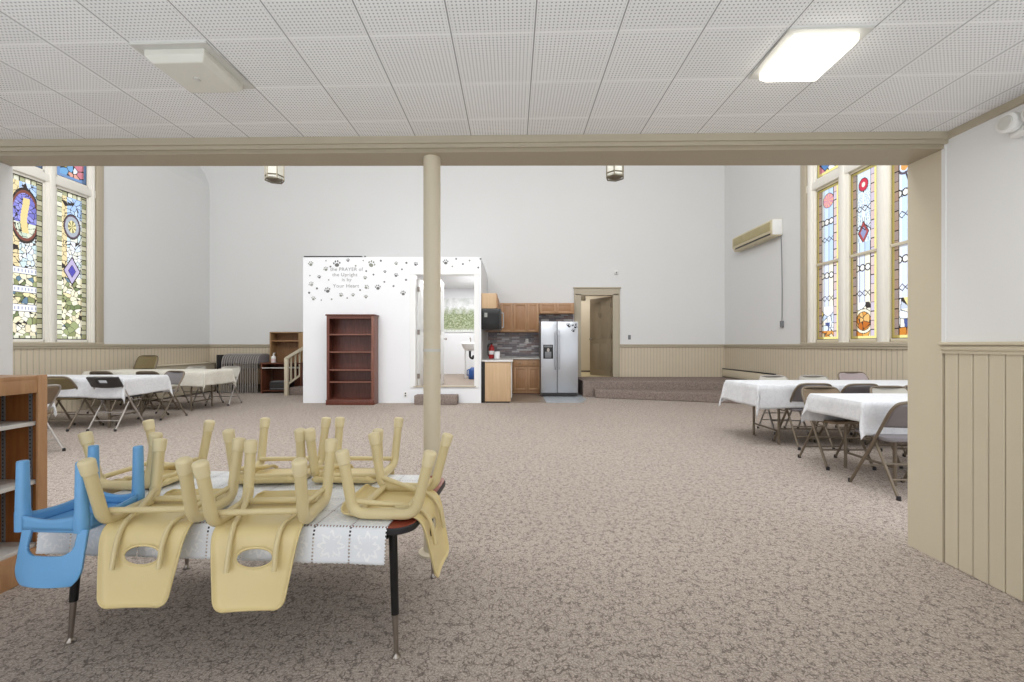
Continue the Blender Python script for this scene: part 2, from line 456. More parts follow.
# near right wall: white above the rail, tongue and groove boards below, beige end board
bm = NB(); box(bm, XR, XR+.2, -3.0, 2.392, 1.18, 2.32); struct('wall_right', bm, 'near_wall', 'white wall above the near wainscot')
bm = NB(); box(bm, XR-.004, XR+.2, 2.39, 2.598, 0, 2.30); struct('trim_3', bm, 'beige_trim', 'wide beige end board of the right wall')
bm = NB()
y = 2.385; k = 0
while y > -.6:
    box(bm, XR+.002, XR+.03, y-.0715, y-.0012, 0, 1.14, bev=.004, seg=1); y -= .0735
struct('trim_4', bm, 'beige_trim', 'beige vertical board wainscot on the near right wall')
bm = NB(); box(bm, XR+.02, XR+.2, -3, 2.389, 0, 1.18); struct('wall_right_lower', bm, 'beige_trim')
bm = NB()
box(bm, XR-.03, XR+.03, -3.0, 2.392, 1.178, 1.196, bev=.006)
box(bm, XR-.018, XR+.03, -3.0, 2.392, 1.150, 1.178, bev=.008)
box(bm, XR-.008, XR+.03, -3.0, 2.392, 1.135, 1.150)
struct('trim_5', bm, 'beige_trim', 'beige cap rail on the near wainscot')
bm = NB(); box(bm, XR-.014, XR+.01, -3.0, 2.39, 2.283, 2.322, bev=.004); struct('trim_6', bm, 'taupe_trim', 'taupe ceiling strip on the near right wall')
bm = NB(); box(bm, XR-.006, XR+.02, 2.37, 2.392, 1.196, 2.283); struct('trim_7', bm, 'near_wall')
# near left wall
bm = NB(); box(bm, XL-.15, XL, -3.0, 2.618, 0, 2.24); struct('wall_left', bm, 'near_wall', 'white near left wall ending at the opening')

# big room walls
def wall_with_hole(name, x0, x1, ya, yb, z0, z1, ha, hb, hz0, hz1, mat):
    bm = NB()
    box(bm, x0, x1, ya, ha, z0, z1); box(bm, x0, x1, hb, yb, z0, z1)
    box(bm, x0, x1, ha, hb, z0, hz0); box(bm, x0, x1, ha, hb, hz1, z1)
    return struct(name, bm, mat)
wall_with_hole('wall_nave_right', NR, NR+.3, 2.5, 11.5, 0, 6.95, 5.05, 8.30, 1.2, 5.6, 'white_wall')
wall_with_hole('wall_nave_left', NL-.3, NL, 2.5, 11.5, 0, 5.15, 5.20, 8.34, 1.2, 5.14, 'white_wall')
# left wall leans out into a cove at its top
bm = NB()
prof = [(-7.80, 5.14), (-7.83, 5.35), (-7.93, 5.6), (-8.1, 5.85), (-8.4, 6.95)]
for (xa, za), (xb, zb) in zip(prof, prof[1:]):
    v = [bm.verts.new(p) for p in ((xa, 2.5, za), (xa, 11.5, za), (xb, 11.5, zb), (xb, 2.5, zb),
                                   (xa-.3, 2.5, za), (xa-.3, 11.5, za), (xb-.3, 11.5, zb), (xb-.3, 2.5, zb))]
    for f in ((0, 1, 2, 3), (7, 6, 5, 4), (0, 3, 7, 4), (1, 5, 6, 2)): bm.faces.new([v[i] for i in f])
struct('wall_nave_cove', bm, 'white_wall')
bm = NB()
box(bm, -8.5, -4.26, NB_, NB_+.15, 0, 7)
box(bm, -4.26, -.62, NB_, NB_+.15, 2.9, 7)
box(bm, -.62, 1.77, NB_, NB_+.15, 0, 7)
box(bm, 1.77, 2.61, NB_, NB_+.15, 2.48, 7)
box(bm, 2.61, 5.8, NB_, NB_+.15, 0, 7)
struct('wall_back', bm, 'white_wall', 'tall white back wall')
# wainscot round the big room
RZ = 1.17
def rail_x(bm, x0, x1, y):  # on the back wall
    box(bm, x0, x1, y-.045, y, RZ-.01, RZ+.03, bev=.008); box(bm, x0, x1, y-.03, y, RZ-.05, RZ-.01, bev=.006)
def rail_y(bm, y0, y1, x, s):
    box(bm, min(x, x+s*.045), max(x, x+s*.045), y0, y1, RZ-.01, RZ+.03, bev=.008)
    box(bm, min(x, x+s*.03), max(x, x+s*.03), y0, y1, RZ-.05, RZ-.01, bev=.006)
bm = NB(); box(bm, NL, -4.26, NB_-.015, NB_+.01, 0, RZ); box(bm, 2.77, NR, NB_-.015, NB_+.01, 0, RZ)
struct('trim_8', bm, 'bead_x', 'beige beadboard on the back wall')
bm = NB(); box(bm, NR-.015, NR+.01, 2.6, NB_, 0, RZ); box(bm, NL-.01, NL+.015, 2.6, NB_, 0, RZ)
struct('trim_9', bm, 'bead_y', 'beige beadboard on the side walls')
bm = NB(); rail_x(bm, NL, -4.26, NB_-.01); rail_x(bm, 2.77, NR, NB_-.01)
rail_y(bm, 2.6, NB_, NR-.01, -1); rail_y(bm, 2.6, NB_, NL+.01, 1)
struct('trim_10', bm, 'taupe_trim', 'taupe cap rail round the big room')

# ------------------------------------------------------------------ stained glass
def inpoly(u, v, c, r, n, rot=0): # regular polygon test
    a = math.atan2(v-c[1], u-c[0])-rot; d = math.hypot(u-c[0], v-c[1]); w = 2*PI/n
    a = (a % w)-w/2
    return d*math.cos(a) < r*math.cos(PI/n)
def vor(seed, n, w, h):
    rnd = random.Random(seed); return [(rnd.uniform(0, w), rnd.uniform(0, h)) for _ in range(n)]
def cellfn(pts, u, v):
    b1 = b2 = 9; i1 = 0
    for i, (a, b) in enumerate(pts):
        d = math.hypot(u-a, v-b)
        if d < b1: b2 = b1; b1 = d; i1 = i
        elif d < b2: b2 = d
    return i1, b2-b1
LEAD = (62, 56, 52)
def glass_right(idx, w, h):
    """tall light: yellow border, brick edging, pale centre, ornament at top and bottom"""
    pts = vor(40+idx, 26, w, h*.2)
    B = .045; B2 = .12
    def f(u, v):
        e = min(u, w-u, v, h-v)
        if e < B: return (236, 226, 150) if e > .006 else LEAD
        if u < B2 or w-u < B2:
            if abs(min(u, w-u)-B) < .006 or abs(min(u, w-u)-B2) < .006: return LEAD
            if (v % .14) < .012: return LEAD
            return [(226, 206, 200), (214, 200, 212), (222, 196, 190)][int(v/.14+idx) % 3]
        cx = w/2
        if v < .58:
            # scrolls and fans of amber, white and blue
            if idx % 2 == 1:
                d = math.hypot(u-cx, v-.28)
                if abs(d-.17) < .018: return (246, 238, 214)
                if abs(d-.19) < .008 or abs(d-.15) < .008: return LEAD
                if d < .15:
                    i, g = cellfn(pts, u, v)
                    return LEAD if g < .008 else [(206, 132, 52), (224, 158, 76), (238, 190, 118), (196, 112, 44)][i % 4]
                i, g = cellfn(pts, u, v)
                if g < .008: return LEAD
                return [(232, 172, 88), (240, 226, 190), (216, 140, 60)][i % 3] if v < .42 else [(240, 244, 248), (248, 240, 216)][i % 2]
            i, g = cellfn(pts, u, v)
            if g < .008: return LEAD
            if v < .15: return [(214, 138, 56), (230, 164, 84), (244, 226, 190)][i % 3]
            if abs(u-cx) < .03+.16*(v-.12) and v < .3: return (86, 100, 150) if i % 3 else (232, 240, 250)
            if v < .42: return [(222, 234, 248), (240, 246, 250), (196, 214, 240), (244, 240, 224)][i % 4]
            return [(248, 232, 160), (236, 236, 240), (206, 214, 226)][i % 3]
        # honeycomb bands
        for zc in (1.12, h-.62 if idx != 1 else 9):
            if abs(v-zc) < .07:
                k = (u-B2) % .105; d = math.hypot(k-.0525, v-zc)
                if abs(d-.05) < .009: return LEAD
                if d < .045: return (246, 246, 240)
        for zc in (.72, 1.75, 2.05):
            t = abs(((u-B2) % .105)-.0525)
            if abs(v-zc-t*.9) < .008 or abs(v-zc+t*.9) < .008: return LEAD
        if idx == 1 and v > h-1.15:
            # red roundel with rays and a shield
            d = math.hypot((u-cx), (v-(h-.25))*.9)
            if d < .085: return (206, 62, 84) if d > .035 else (250, 236, 220)
            if d < .097: return LEAD
            d2 = abs(u-cx)+abs(v-(h-1.0))*.6
            if d2 < .1: return (150, 156, 190) if d2 < .06 else (176, 84, 84)
            if d2 < .112: return LEAD
            a = math.atan2(u-cx, (h-.25)-v)
            if abs((a*14) % 1-.5) < .05 and v < h-.3: return LEAD
            return (214, 230, 244) if int(a*14) % 2 else (236, 244, 250)
        if idx == 0 and v > h-.75:
            d = math.hypot(u-cx-.04, v-(h-.25))
            if abs(d-.10) < .016: return (96, 84, 96)
            if d < .06: return (226, 168, 96)
            if abs((u-(B2+.03))-(v-(h-.70))*.35) < .012 and v < h-.33: return LEAD
        if idx == 2 and v > h-.6:
            d = math.hypot(u-cx+.02, v-(h-.25))
            if d < .12: return (236, 176, 150) if (int(math.atan2(v-(h-.25), u-cx)*3) % 2) else (214, 150, 170)
            if d < .13: return LEAD
        c = (u-B2)/.105
        if abs(c % 1) < .06: return LEAD
        if v > 1.35:
            return [(200, 222, 246), (212, 230, 250), (232, 241, 251)][int(c) % 3]
        return [(246, 242, 222), (226, 232, 248), (238, 240, 250)][int(c) % 3]
    return f
def glass_left(idx, w, h):
    """tall light: green brick border, pale field, medallion above, lilies and leaves below"""
    pts = vor(70+idx, 240, w, h)
    B = .085
    def f(u, v):
        cx = w/2
        if u < .012 or w-u < .012 or v < .015 or h-v < .015: return LEAD
        if u < B or w-u < B or h-v < .09 or v < .06:
            k = int((v if (u < B or w-u < B) else u)/.085)
            if ((v if (u < B or w-u < B) else u) % .085) < .012: return LEAD
            return [(206, 206, 172), (226, 226, 202), (176, 178, 140), (240, 238, 214)][(k*7+idx) % 4]
        if abs(min(u, w-u)-B) < .007: return LEAD
        i, g = cellfn(pts, u, v)
        zc = h-.62; rx, rz = (.2, .40) if idx == 1 else (.135, .2)
        if idx == 2: zc = h-.60
        d = math.hypot((u-cx)/rx, (v-zc)/rz)
        if d < 1.12:
            if d > 1.02: return LEAD
            if d > .9: return (132, 82, 70) if idx == 1 else (112, 92, 104)
            if idx == 1:
                if abs(u-cx+.02*math.sin(v*9)) < .05 and abs(v-zc) < .28: return (238, 214, 150)
                if g < .006: return LEAD
                if v < zc-.12: return [(206, 220, 196), (228, 230, 206)][i % 2]
                return [(142, 140, 216), (160, 160, 228), (126, 124, 200)][i % 3]
            if d < .55: return (236, 226, 170) if (int(math.atan2(v-zc, u-cx)*4/PI*2) % 2) else (150, 140, 96)
            return (176, 182, 188)
        if idx == 2 and abs(v-1.22) < .26:
            d2 = abs(u-cx)/.15+abs(v-1.22)/.25
            if d2 < .42: return (92, 86, 176)
            if d2 < .47 or abs(d2-.98) < .07: return LEAD
            if d2 < .93: return (196, 184, 214)
        if idx == 1:
            for zb in (.50, .80, 1.10):
                if abs(v-zb) < .05: return (240, 240, 244) if int(u*60) % 3 or abs(v-zb) > .025 else (170, 172, 190)
                if abs(v-zb) < .058: return LEAD
        if g < .006: return LEAD
        if v < 1.1:
            leaf = [(122, 134, 92), (244, 238, 206), (250, 240, 200), (250, 246, 224), (164, 172, 124), (244, 230, 180), (248, 244, 226), (252, 246, 214), (236, 224, 190), (108, 134, 150), (250, 244, 220), (146, 150, 104)]
            return leaf[(i*5) % 12]
        if w-u < B+.09: return (238, 218, 168)
        if v > h-.45: return [(176, 204, 240), (208, 226, 246), (190, 214, 240)][i % 3]
        return [(240, 244, 246), (226, 238, 244), (244, 246, 240), (214, 232, 232), (236, 236, 220)][i % 5]
    return f
def glass_top(idx, w, h):
    pts = vor(90+idx, 24, w, h)
    def f(u, v):
        e = min(u, w-u, v, h-v)
        if e < .012: return LEAD
        if e < .06: return (236, 226, 150) if idx < 5 else (120, 150, 190)
        i, g = cellfn(pts, u, v)
        if g < .012: return LEAD
        return [(120, 170, 210), (236, 216, 120), (206, 130, 140), (240, 244, 248), (90, 130, 180), (228, 170, 150)][i % 6]
    return f
def pane(parent, fn, x, y0, y1, z0, z1, flip, nu=None):
    """a glazed panel in the YZ plane; columns count away from the lower-left corner as seen from inside"""
    w, h = y1-y0, z1-z0
    cs = .008
    nu = max(8, int(w/cs)); nv = max(8, int(h/cs))
    bm = NB(); lay = bm.loops.layers.float_color.new('glass')
    g = [[bm.verts.new((x, y0+w*i/nu, z0+h*j/nv)) for j in range(nv+1)] for i in range(nu+1)]
    cache = {}
    for i in range(nu):
        for j in range(nv):
            u = w*(i+.5)/nu; v = h*(j+.5)/nv
            c = fn(w-u if flip else u, v)
            if c not in cache: cache[c] = rgb(*c)
            f = bm.faces.new((g[i][j], g[i+1][j], g[i+1][j+1], g[i][j+1]))
            for l in f.loops: l[lay] = cache[c]
    return obj('pane', bm, 'glass', parent, smooth=False)
def big_window(name, xi, s, lights, yfar, ynear, tops, top_z, sash):
    """xi inner wall face, s=+1 when outside lies to +X. lights: list of (y0,y1)"""
    xo = xi+s*.12
    def bb(bm, a, b, y0, y1, z0, z1, bev=.012): box(bm, min(a, b), max(a, b), y0, y1, z0, z1, bev=bev)
    bm = NB()
    bb(bm, xi-s*.05, xo, yfar-.14, yfar, 1.2, 5.5)                 # far casing
    bb(bm, xi-s*.03, xo, ynear, ynear+.14, 1.2, 5.5)
    fr = obj('window_frame', bm, 'taupe_trim'); root = fr
    fr.name = name; fr['kind'] = 'structure'
    fr['label'] = 'tall stained glass window in the %s wall' % ('right' if s > 0 else 'left')
    bm = NB()
    edges = [ynear+.14]+[v for l in lights for v in l]+[yfar-.14]
    for k in range(0, len(edges), 2):
        a, b = edges[k], edges[k+1]
        bb(bm, xi-s*.01, xo, a, b, 1.2, 5.5, bev=.02)
        m = (a+b)/2; q = (b-a)*.26
        bb(bm, xi-s*.045, xi+s*.1, m-q, m+q, 1.2, 5.5, bev=.02)
    obj('mullion', bm, 'cream', fr)
    bm = NB(); bb(bm, xi-s*.025, xo, ynear, yfar, top_z-.06, top_z+.08); obj('transom_bar', bm, 'cream', fr)
    bm = NB(); bb(bm, xi-s*.06, xo, ynear, yfar, 1.185, 1.225, bev=.01); obj('window_sill', bm, 'taupe_trim', fr)
    for k, (a, b) in enumerate(lights):
        bm = NB(); w = .035; w2 = .022
        for (p, q, r, t) in ((a, a+w, 1.225, top_z-.06), (b-w2, b, 1.225, top_z-.06), (a, b, 1.225, 1.275), (a, b, top_z-.1, top_z-.06)):
            bb(bm, xi+s*.02, xo+s*.03, p, q, r, t, bev=.006)
        if sash: bb(bm, xi+s*.02, xo+s*.03, a, b, 2.60, 2.645, bev=.006)
        obj('sash', bm, 'beige_trim' if sash else 'cream', fr)
        fn = (glass_right if sash else glass_left)(k, b-a-w-w2, top_z-.1-1.275)
        pane(fr, fn, xi+s*.03, a+w, b-w2, 1.275, top_z-.1, flip=(s < 0))
        bm = NB()
        for (p, q, r, t) in ((a, a+w, top_z+.08, 5.5), (b-w2, b, top_z+.08, 5.5), (a, b, top_z+.08, top_z+.13)): bb(bm, xi+s*.02, xo, p, q, r, t, bev=.006)
        obj('transom_sash', bm, 'cream', fr)
        pane(fr, glass_top(k+(0 if sash else 5), b-a-w-w2, 1.0), xi+s*.03, a+w, b-w2, top_z+.13, top_z+1.13, flip=(s < 0))
    return fr
big_window('window_1', NR, 1, [(5.86, 6.42), (6.62, 7.19), (7.40, 7.98)], 8.31, 5.6, None, 4.05, True)
big_window('window_2', NL, -1, [(6.02, 6.60), (6.78, 7.36), (7.53, 8.12)], 8.36, 5.7, None, 3.98, False)

# ------------------------------------------------------------------ white room built inside the big room
PX0, PX1, PY, PZ = -4.25, -.63, 8.95, 2.97
DX0, DX1 = -1.97, -.76
bm = NB()
box(bm, PX0, DX0, PY, PY+.12, 0, PZ); box(bm, DX1, PX1, PY, PY+.12, 0, PZ)
box(bm, DX0, DX1, PY, PY+.12, 2.62, PZ); box(bm, DX0, DX1, PY, PY+.12, 0, .33)
box(bm, PX0, PX0+.12, PY+.12, 12.9, 0, PZ); box(bm, PX1-.1, PX1, PY+.12, 12.9, 0, PZ)
part_wall = struct('wall_partition', bm, 'partition', 'white partition wall with paw print stickers')
bm = NB(); box(bm, PX0, PX1, 12.9, 13.0, 0, PZ); struct('wall_washroom', bm, 'partition')
bm = NB(); box(bm, PX0+.12, PX1-.1, PY+.12, 12.9, .22, .33); struct('floor_washroom', bm, 'bath_floor')
bm = NB(); box(bm, PX0+.12, PX1-.1, PY+.12, 12.9, 2.84, 2.9); struct('ceiling_washroom', bm, 'partition')
bm = NB(); box(bm, PX0+.02, -3.05, PY-.012, PY+.03, PZ, PZ+.018); box(bm, -3.0, -2.98+.0, PY-.012, PY+.03, PZ, PZ+.02)
struct('trim_11', bm, 'black', 'dark strip along the top of the partition')
bm = NB()
box(bm, DX0-.10, DX0+.01, PY-.02, PY+.14, .31, 2.609, bev=.006); box(bm, DX1-.01, DX1+.09, PY-.02, PY+.14, .31, 2.609, bev=.006)
box(bm, DX0-.10, DX1+.09, PY-.02, PY+.14, 2.61, 2.71, bev=.006)
struct('trim_12', bm, 'white_gloss', 'white casing round the washroom doorway')
bm = NB(); box(bm, DX0-.03, DX1+.03, PY-.03, PY+.14, .325, .345); struct('trim_13', bm, 'taupe_trim')
# bathroom door leaf, swung inward
def door_leaf(name, label, w, h, mat, hinge, ang, panels, knob_side):
    bm = NB(); box(bm, 0, w, -.018, .018, 0, h, bev=.003)
    d = obj(name, bm, mat); d['kind'] = 'structure'; d['label'] = label
    for (a, b, c, e) in panels:
        for sgn in (-1, 1):
            bm = NB(); t = .018*sgn
            box(bm, a, b, min(t, t+.008*sgn), max(t, t+.008*sgn), c, e, bev=.007)
            obj('door_panel', bm, mat, d)
    bm = NB()
    for sgn in (-1, 1):
        lathe(bm, [(.026, 0), (.026, .006), (.011, .01), (.011, .035), (.026, .045), (.028, .058), (.02, .068), (0, .07)], (w-.06, .018*sgn, .98), 14, Matrix.Rotation(R(-90*sgn), 4, 'X'))
    obj('door_knob', bm, 'chrome', d)
    bm = NB()
    for z in (.2, h/2, h-.22): box(bm, -.012, .03, -.024, .024, z-.05, z+.05)
    obj('hinge', bm, 'chrome', d)
    d.location = hinge; d.rotation_euler = (0, 0, R(ang)); return d
door_leaf('door_1', 'white door standing open inside the washroom doorway', .78, 2.22, 'white_gloss', (DX0+.034, PY+.16, .335), 87, [(.1, .34, .25, 1.0), (.44, .68, .25, 1.0), (.1, .34, 1.15, 2.05), (.44, .68, 1.15, 2.05)], 1)
door_leaf('door_3', 'white door edge beside the grey column', .7, 2.22, 'white_gloss', (-1.50, PY+.18, .335), 93, [(.1, .3, .25, 1.0), (.4, .6, .25, 1.0), (.1, .3, 1.15, 2.05), (.4, .6, 1.15, 2.05)], 1)
# stickers and lettering on the partition
def paw(x, y, size, mat, rot):
    """x,y in the 8.533x enlargement whose corner is (300,250)"""
    X, _, Z = px(300+x/8.533, 250+y/8.533, PY); s = size
    bm = NB(); c, q = math.cos(rot), math.sin(rot)
    def e(dx, dz, rx, rz, rr=0):
        ell(bm, X+s*(dx*c-dz*q), Z+s*(dx*q+dz*c), s*rx, s*rz, PY-.004, PY-.0005, 12, rot+rr)
    e(0, -.15, .36, .30)
    for dx, dz in ((-.48, .16), (-.19, .44), (.19, .44), (.48, .16)): e(dx, dz, .12, .17)
    obj('paw_print', bm, mat, part_wall)
for x, y, s, m_, r_ in ((315, 120, .17, 'paw_dark', .1), (610, 122, .17, 'paw_mid', -.4), (235, 345, .14, 'paw_dark', .3), (350, 385, .10, 'paw_mid', -.5),
        (453, 385, .085, 'paw_mid', .2), (567, 318, .11, 'paw_mid', -.8), (665, 321, .13, 'paw_dark', .1), (563, 400, .09, 'paw_mid', .0), (880, 370, .12, 'paw_dark', .1),
        (820, 216, .10, 'paw_dark', -.3), (988, 121, .10, 'paw_dark', -.4), (821, 116, .09, 'paw_mid', .1), (410, 89, .085, 'paw_dark', .1), (92, 119, .12, 'paw_mid', .2),
        (115, 415, .10, 'paw_mid', -.2), (165, 231, .085, 'paw_dark', .2), (221, 163, .11, 'paw_mid', .4), (556, 238, .09, 'paw_mid', -.2), (725, 185, .075, 'paw_dark', 0), (97, 292, .12, 'paw_pale', .5),
        (1243, 105, .13, 'paw_dark', .1)):
    paw(x, y, s*.74, m_, r_)
for x, y, s in ((85, 218, 2), (245, 255, 2), (78, 365, 3), (145, 328, 3), (182, 428, 2), (270, 420, 2.4), (403, 410, 2.3), (513, 342, 2.6), (475, 135, 2.4), (540, 90, 2), (690, 92, 3), (565, 180, 2.5),
        (627, 210, 2.6), (720, 272, 2.6), (798, 308, 2.8), (870, 165, 2.6), (908, 110, 3), (905, 255, 3), (260, 142, 2.6), (222, 92, 2),
        (1333, 76, 2.6), (1300, 140, 2.3), (1390, 120, 2.7), (1447, 90, 2.4), (1521, 150, 2.7), (1540, 76, 2.6)):
    X, _, Z = px(300+x/8.533, 250+y/8.533, PY); bm = NB(); ell(bm, X, Z, s*.0072, s*.0072, PY-.004, PY-.0005, 10)
    obj('dot_sticker', bm, 'paw_dark' if s > 2.4 else 'paw_mid', part_wall)
def lettering(name, txt, x, z, y, size, mat, parent, sx=1.0):
    cu = bpy.data.curves.new(name, 'FONT'); cu.body = txt; cu.size = size; cu.align_x = 'CENTER'; cu.extrude = .001
    cu.space_character = 1.1
    o = bpy.data.objects.new('tmp', cu); C.objects.link(o); bpy.context.view_layer.update()
    me = bpy.data.meshes.new_from_object(o.evaluated_get(bpy.context.evaluated_depsgraph_get()))
    bpy.data.objects.remove(o)
    me.transform(Matrix.Translation((x, y, z)) @ Matrix.Rotation(R(90), 4, 'X') @ Matrix.Diagonal((sx, 1, 1, 1)))
    n = bpy.data.objects.new(name, me); C.objects.link(n); me.materials.clear(); me.materials.append(M[mat]); n.parent = parent
    return n
for txt, cx, by, wid in (('the PRAYER of', 398, 178, 1.0), ('the Upright', 383, 224, 1.0), ('is by', 398, 266, 1.0), ('Your Heart', 393, 320, 1.05)):
    X, _, Z = px(300+cx/8.533, 250+by/8.533, PY); lettering('lettering', txt, X, Z, PY-.004, .098, 'letter', part_wall, wid)
# ------------------------------------------------------------------ washroom fittings
t = thing('wall_mural', 'pale green landscape mural on the washroom wall behind the doorway', 'mural', (-2.05, 12.88, 1.56))
bm = NB(); box(bm, 0, 1.25, -.012, .018, 0, 1.0); obj('picture', bm, 'mural', t)
t = thing('wash_basin', 'white wash basin on legs inside the washroom doorway', 'sink', (-1.07, 11.2, .33))
bm = NB()
lathe(bm, [(.0, .70), (.10, .71), (.17, .76), (.215, .86), (.225, .88), (.2, .885), (.16, .80), (.08, .76), (0, .75)], seg=24)
obj('basin', bm, 'white_gloss', t)
bm = NB(); box(bm, -.22, .22, .12, .24, .84, .93, bev=.015); obj('back_ledge', bm, 'white_gloss', t)
bm = NB(); tube(bm, fillet([(0, .17, .92), (0, .17, 1.04), (0, .02, 1.04), (0, .02, 1.0)], .05), .012); obj('faucet', bm, 'chrome', t)
for sx in (-.13, .13):
    bm = NB(); box(bm, sx-.02, sx+.02, .1, .14, 0, .80, bev=.005); obj('leg', bm, 'white_gloss', t)
bm = NB(); box(bm, -.13, .13, .11, .13, .22, .25); obj('crossbar', bm, 'white_gloss', t)
bm = NB(); tube(bm, fillet([(0, 0, .70), (0, 0, .54), (.07, .0, .50), (.07, .1, .56), (.07, .2, .56)], .04), .03); obj('drain_trap', bm, 'black', t)
t = thing('water_jug', 'blue plastic jug on the washroom floor under the basin', 'jug', (-.98, 11.0, .33))
bm = NB(); lathe(bm, [(.0, 0), (.10, 0), (.11, .02), (.11, .2), (.09, .25), (.035, .29), (.03, .30)], seg=20); obj('body', bm, 'blue_jug', t)
bm = NB(); lathe(bm, [(.034, .295), (.034, .325), (0, .327)], seg=16); obj('cap', bm, 'white_plastic', t)
bm = NB(); tube(bm, fillet([(-.09, 0, .24), (-.14, 0, .22), (-.14, 0, .10), (-.105, 0, .08)], .03), .012); obj('handle', bm, 'blue_jug', t)

# carpeted block step before the washroom
X0 = px(414, 0, 8.66)[0]; X1 = px(457, 0, 8.66)[0]
bm = NB(); box(bm, X0, X1, 8.66, 8.93, 0, .185, bev=.012)
tag(obj('block_step', bm, 'carpet_step'), 'low carpeted block step below the washroom doorway', 'step')

# ------------------------------------------------------------------ dark bookcase against the partition
def bookcase():
    w, d, h = .93, .27, 1.785
    t = thing('bookcase', 'tall dark cherry bookcase with five empty shelves against the white partition', 'bookcase', (-3.18, 8.80, 0))
    for s in (-1, 1):
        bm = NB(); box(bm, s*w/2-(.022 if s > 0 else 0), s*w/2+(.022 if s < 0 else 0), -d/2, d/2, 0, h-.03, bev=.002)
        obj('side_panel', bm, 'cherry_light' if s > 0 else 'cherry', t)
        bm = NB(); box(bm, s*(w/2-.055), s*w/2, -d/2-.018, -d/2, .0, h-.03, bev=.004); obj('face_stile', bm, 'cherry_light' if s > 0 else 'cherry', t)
    bm = NB(); box(bm, -w/2, w/2, d/2-.012, d/2, .05, h-.03)
    for k in range(1, 4): box(bm, -w/2+k*w/4-.003, -w/2+k*w/4+.003, d/2-.016, d/2-.011, .1, h-.05)
    obj('back_panel', bm, 'cherry', t)
    bm = NB(); box(bm, -w/2-.02, w/2+.02, -d/2-.035, d/2, h-.03, h, bev=.008); obj('top_panel', bm, 'cherry', t)
    bm = NB(); box(bm, -w/2+.05, w/2-.05, -d/2-.014, -d/2, h-.085, h-.03); obj('head_rail', bm, 'cherry', t)
    for yy in (334, 351.5, 369.3, 381.3):
        z = H-(yy-345)*8.7/440
        bm = NB(); box(bm, -w/2+.02, w/2-.02, -d/2+.004, d/2-.014, z-.025, z, bev=.002); obj('shelf', bm, 'cherry', t)
        bm = NB(); box(bm, -w/2+.055, w/2-.055, -d/2-.012, -d/2+.004, z-.027, z+.001, bev=.002); obj('shelf_lip', bm, 'cherry_light', t)
    bm = NB(); box(bm, -w/2+.02, w/2-.02, -d/2, d/2-.014, .09, .115); obj('bottom_shelf', bm, 'cherry', t)
    bm = NB(); box(bm, -w/2-.012, w/2+.012, -d/2-.03, -d/2, 0, .10, bev=.006); obj('plinth', bm, 'cherry', t)
bookcase()

# ------------------------------------------------------------------ outlets and small wall fittings
def outlet(loc, rz, label, plate='white_plastic', name='wall_outlet', hole='black'):
    t = thing(name, label, 'outlet', loc, rz)
    bm = NB(); box(bm, -.036, .036, -.006, 0, -.058, .058, bev=.003); obj('cover_plate', bm, plate, t)
    for s in (-1, 1):
        bm = NB(); ell(bm, 0, s*.024, .016, .016, -.009, -.005, 16); obj('receptacle', bm, hole, t)
    return t
outlet(px(405.5, 394.5, 8.948), 0, 'dark electrical outlet low on the partition beside the dark bookcase', 'white_plastic', hole='black')
outlet((px(629.5, 337, 11.34)[0], 11.349, 1.38), 0, 'grey wall switch above the wainscot right of the brown door', 'grey_metal', name='wall_switch', hole='grey_metal')
t = thing('wall_sensor', 'small white sensor high on the back wall above the brown door', 'sensor', (px(616, 0, 11.35)[0], 11.349, 3.05))
bm = NB(); box(bm, -.05, .05, -.05, 0, -.05, .05, bev=.015); obj('housing', bm, 'white_plastic', t)
bm = NB(); ell(bm, 0, -.01, .022, .022, -.056, -.048, 14); obj('lens', bm, 'grey_metal', t)

# air conditioner on the right wall
t = thing('air_conditioner', 'long cream split air conditioner mounted high on the right wall', 'air conditioner', (5.488, 9.72, 3.40))
bm = NB()
prof = [(0, .02), (0, .34), (-.19, .34), (-.225, .30), (-.225, .10), (-.17, .0), (-.03, 0)]
v0 = [bm.verts.new((x, -.80, z)) for x, z in prof]; v1 = [bm.verts.new((x, .80, z)) for x, z in prof]
bm.faces.new(v0); bm.faces.new(v1[::-1])
for i in range(len(prof)): bm.faces.new((v0[i], v1[i], v1[(i+1) % 7], v0[(i+1) % 7]))
obj('housing', bm, 'ivory_plastic', t, bev=.008)
bm = NB()
for k in range(4): box(bm, -.236, -.222, -.74+k*.37, -.74+k*.37+.36, .115, .29, bev=.003)
obj('front_grille', bm, plain('olive beige filter grille', rgb(176, 164, 122), .5), t)
bm = NB(); A = Matrix.Rotation(R(29), 4, 'Y')
obox(bm, Vector((-.205, -.02, .055)), A, (.006, .70, .022)); obj('air_slot', bm, 'black', t)
bm = NB()
for k in range(3): obox(bm, Vector((-.209+k*.006, -.02, .07-k*.016)), A, (.004, .70, .003))
obj('louvre', bm, 'ivory_plastic', t)
bm = NB(); box(bm, -.21, -.01, -.812, -.798, .02, .33, bev=.004); obj('end_cap', bm, 'white_plastic', t)
bm = NB(); box(bm, -.10, -.05, -.816, -.811, .19, .24); obj('badge', bm, 'white_gloss', t)
t = thing('control_cord', 'thin cord with a small plug hanging below the air conditioner', 'cord', (5.46, 8.90, 1.60))
bm = NB(); tube(bm, [(0, 0, .06), (.004, 0, .7), (-.003, .0, 1.3), (0, .03, 1.82)], .008, 8); obj('cable', bm, 'grey_metal', t)
bm = NB(); box(bm, -.03, .026, -.03, .03, -.06, .07, bev=.012); obj('plug', bm, 'grey_metal', t)

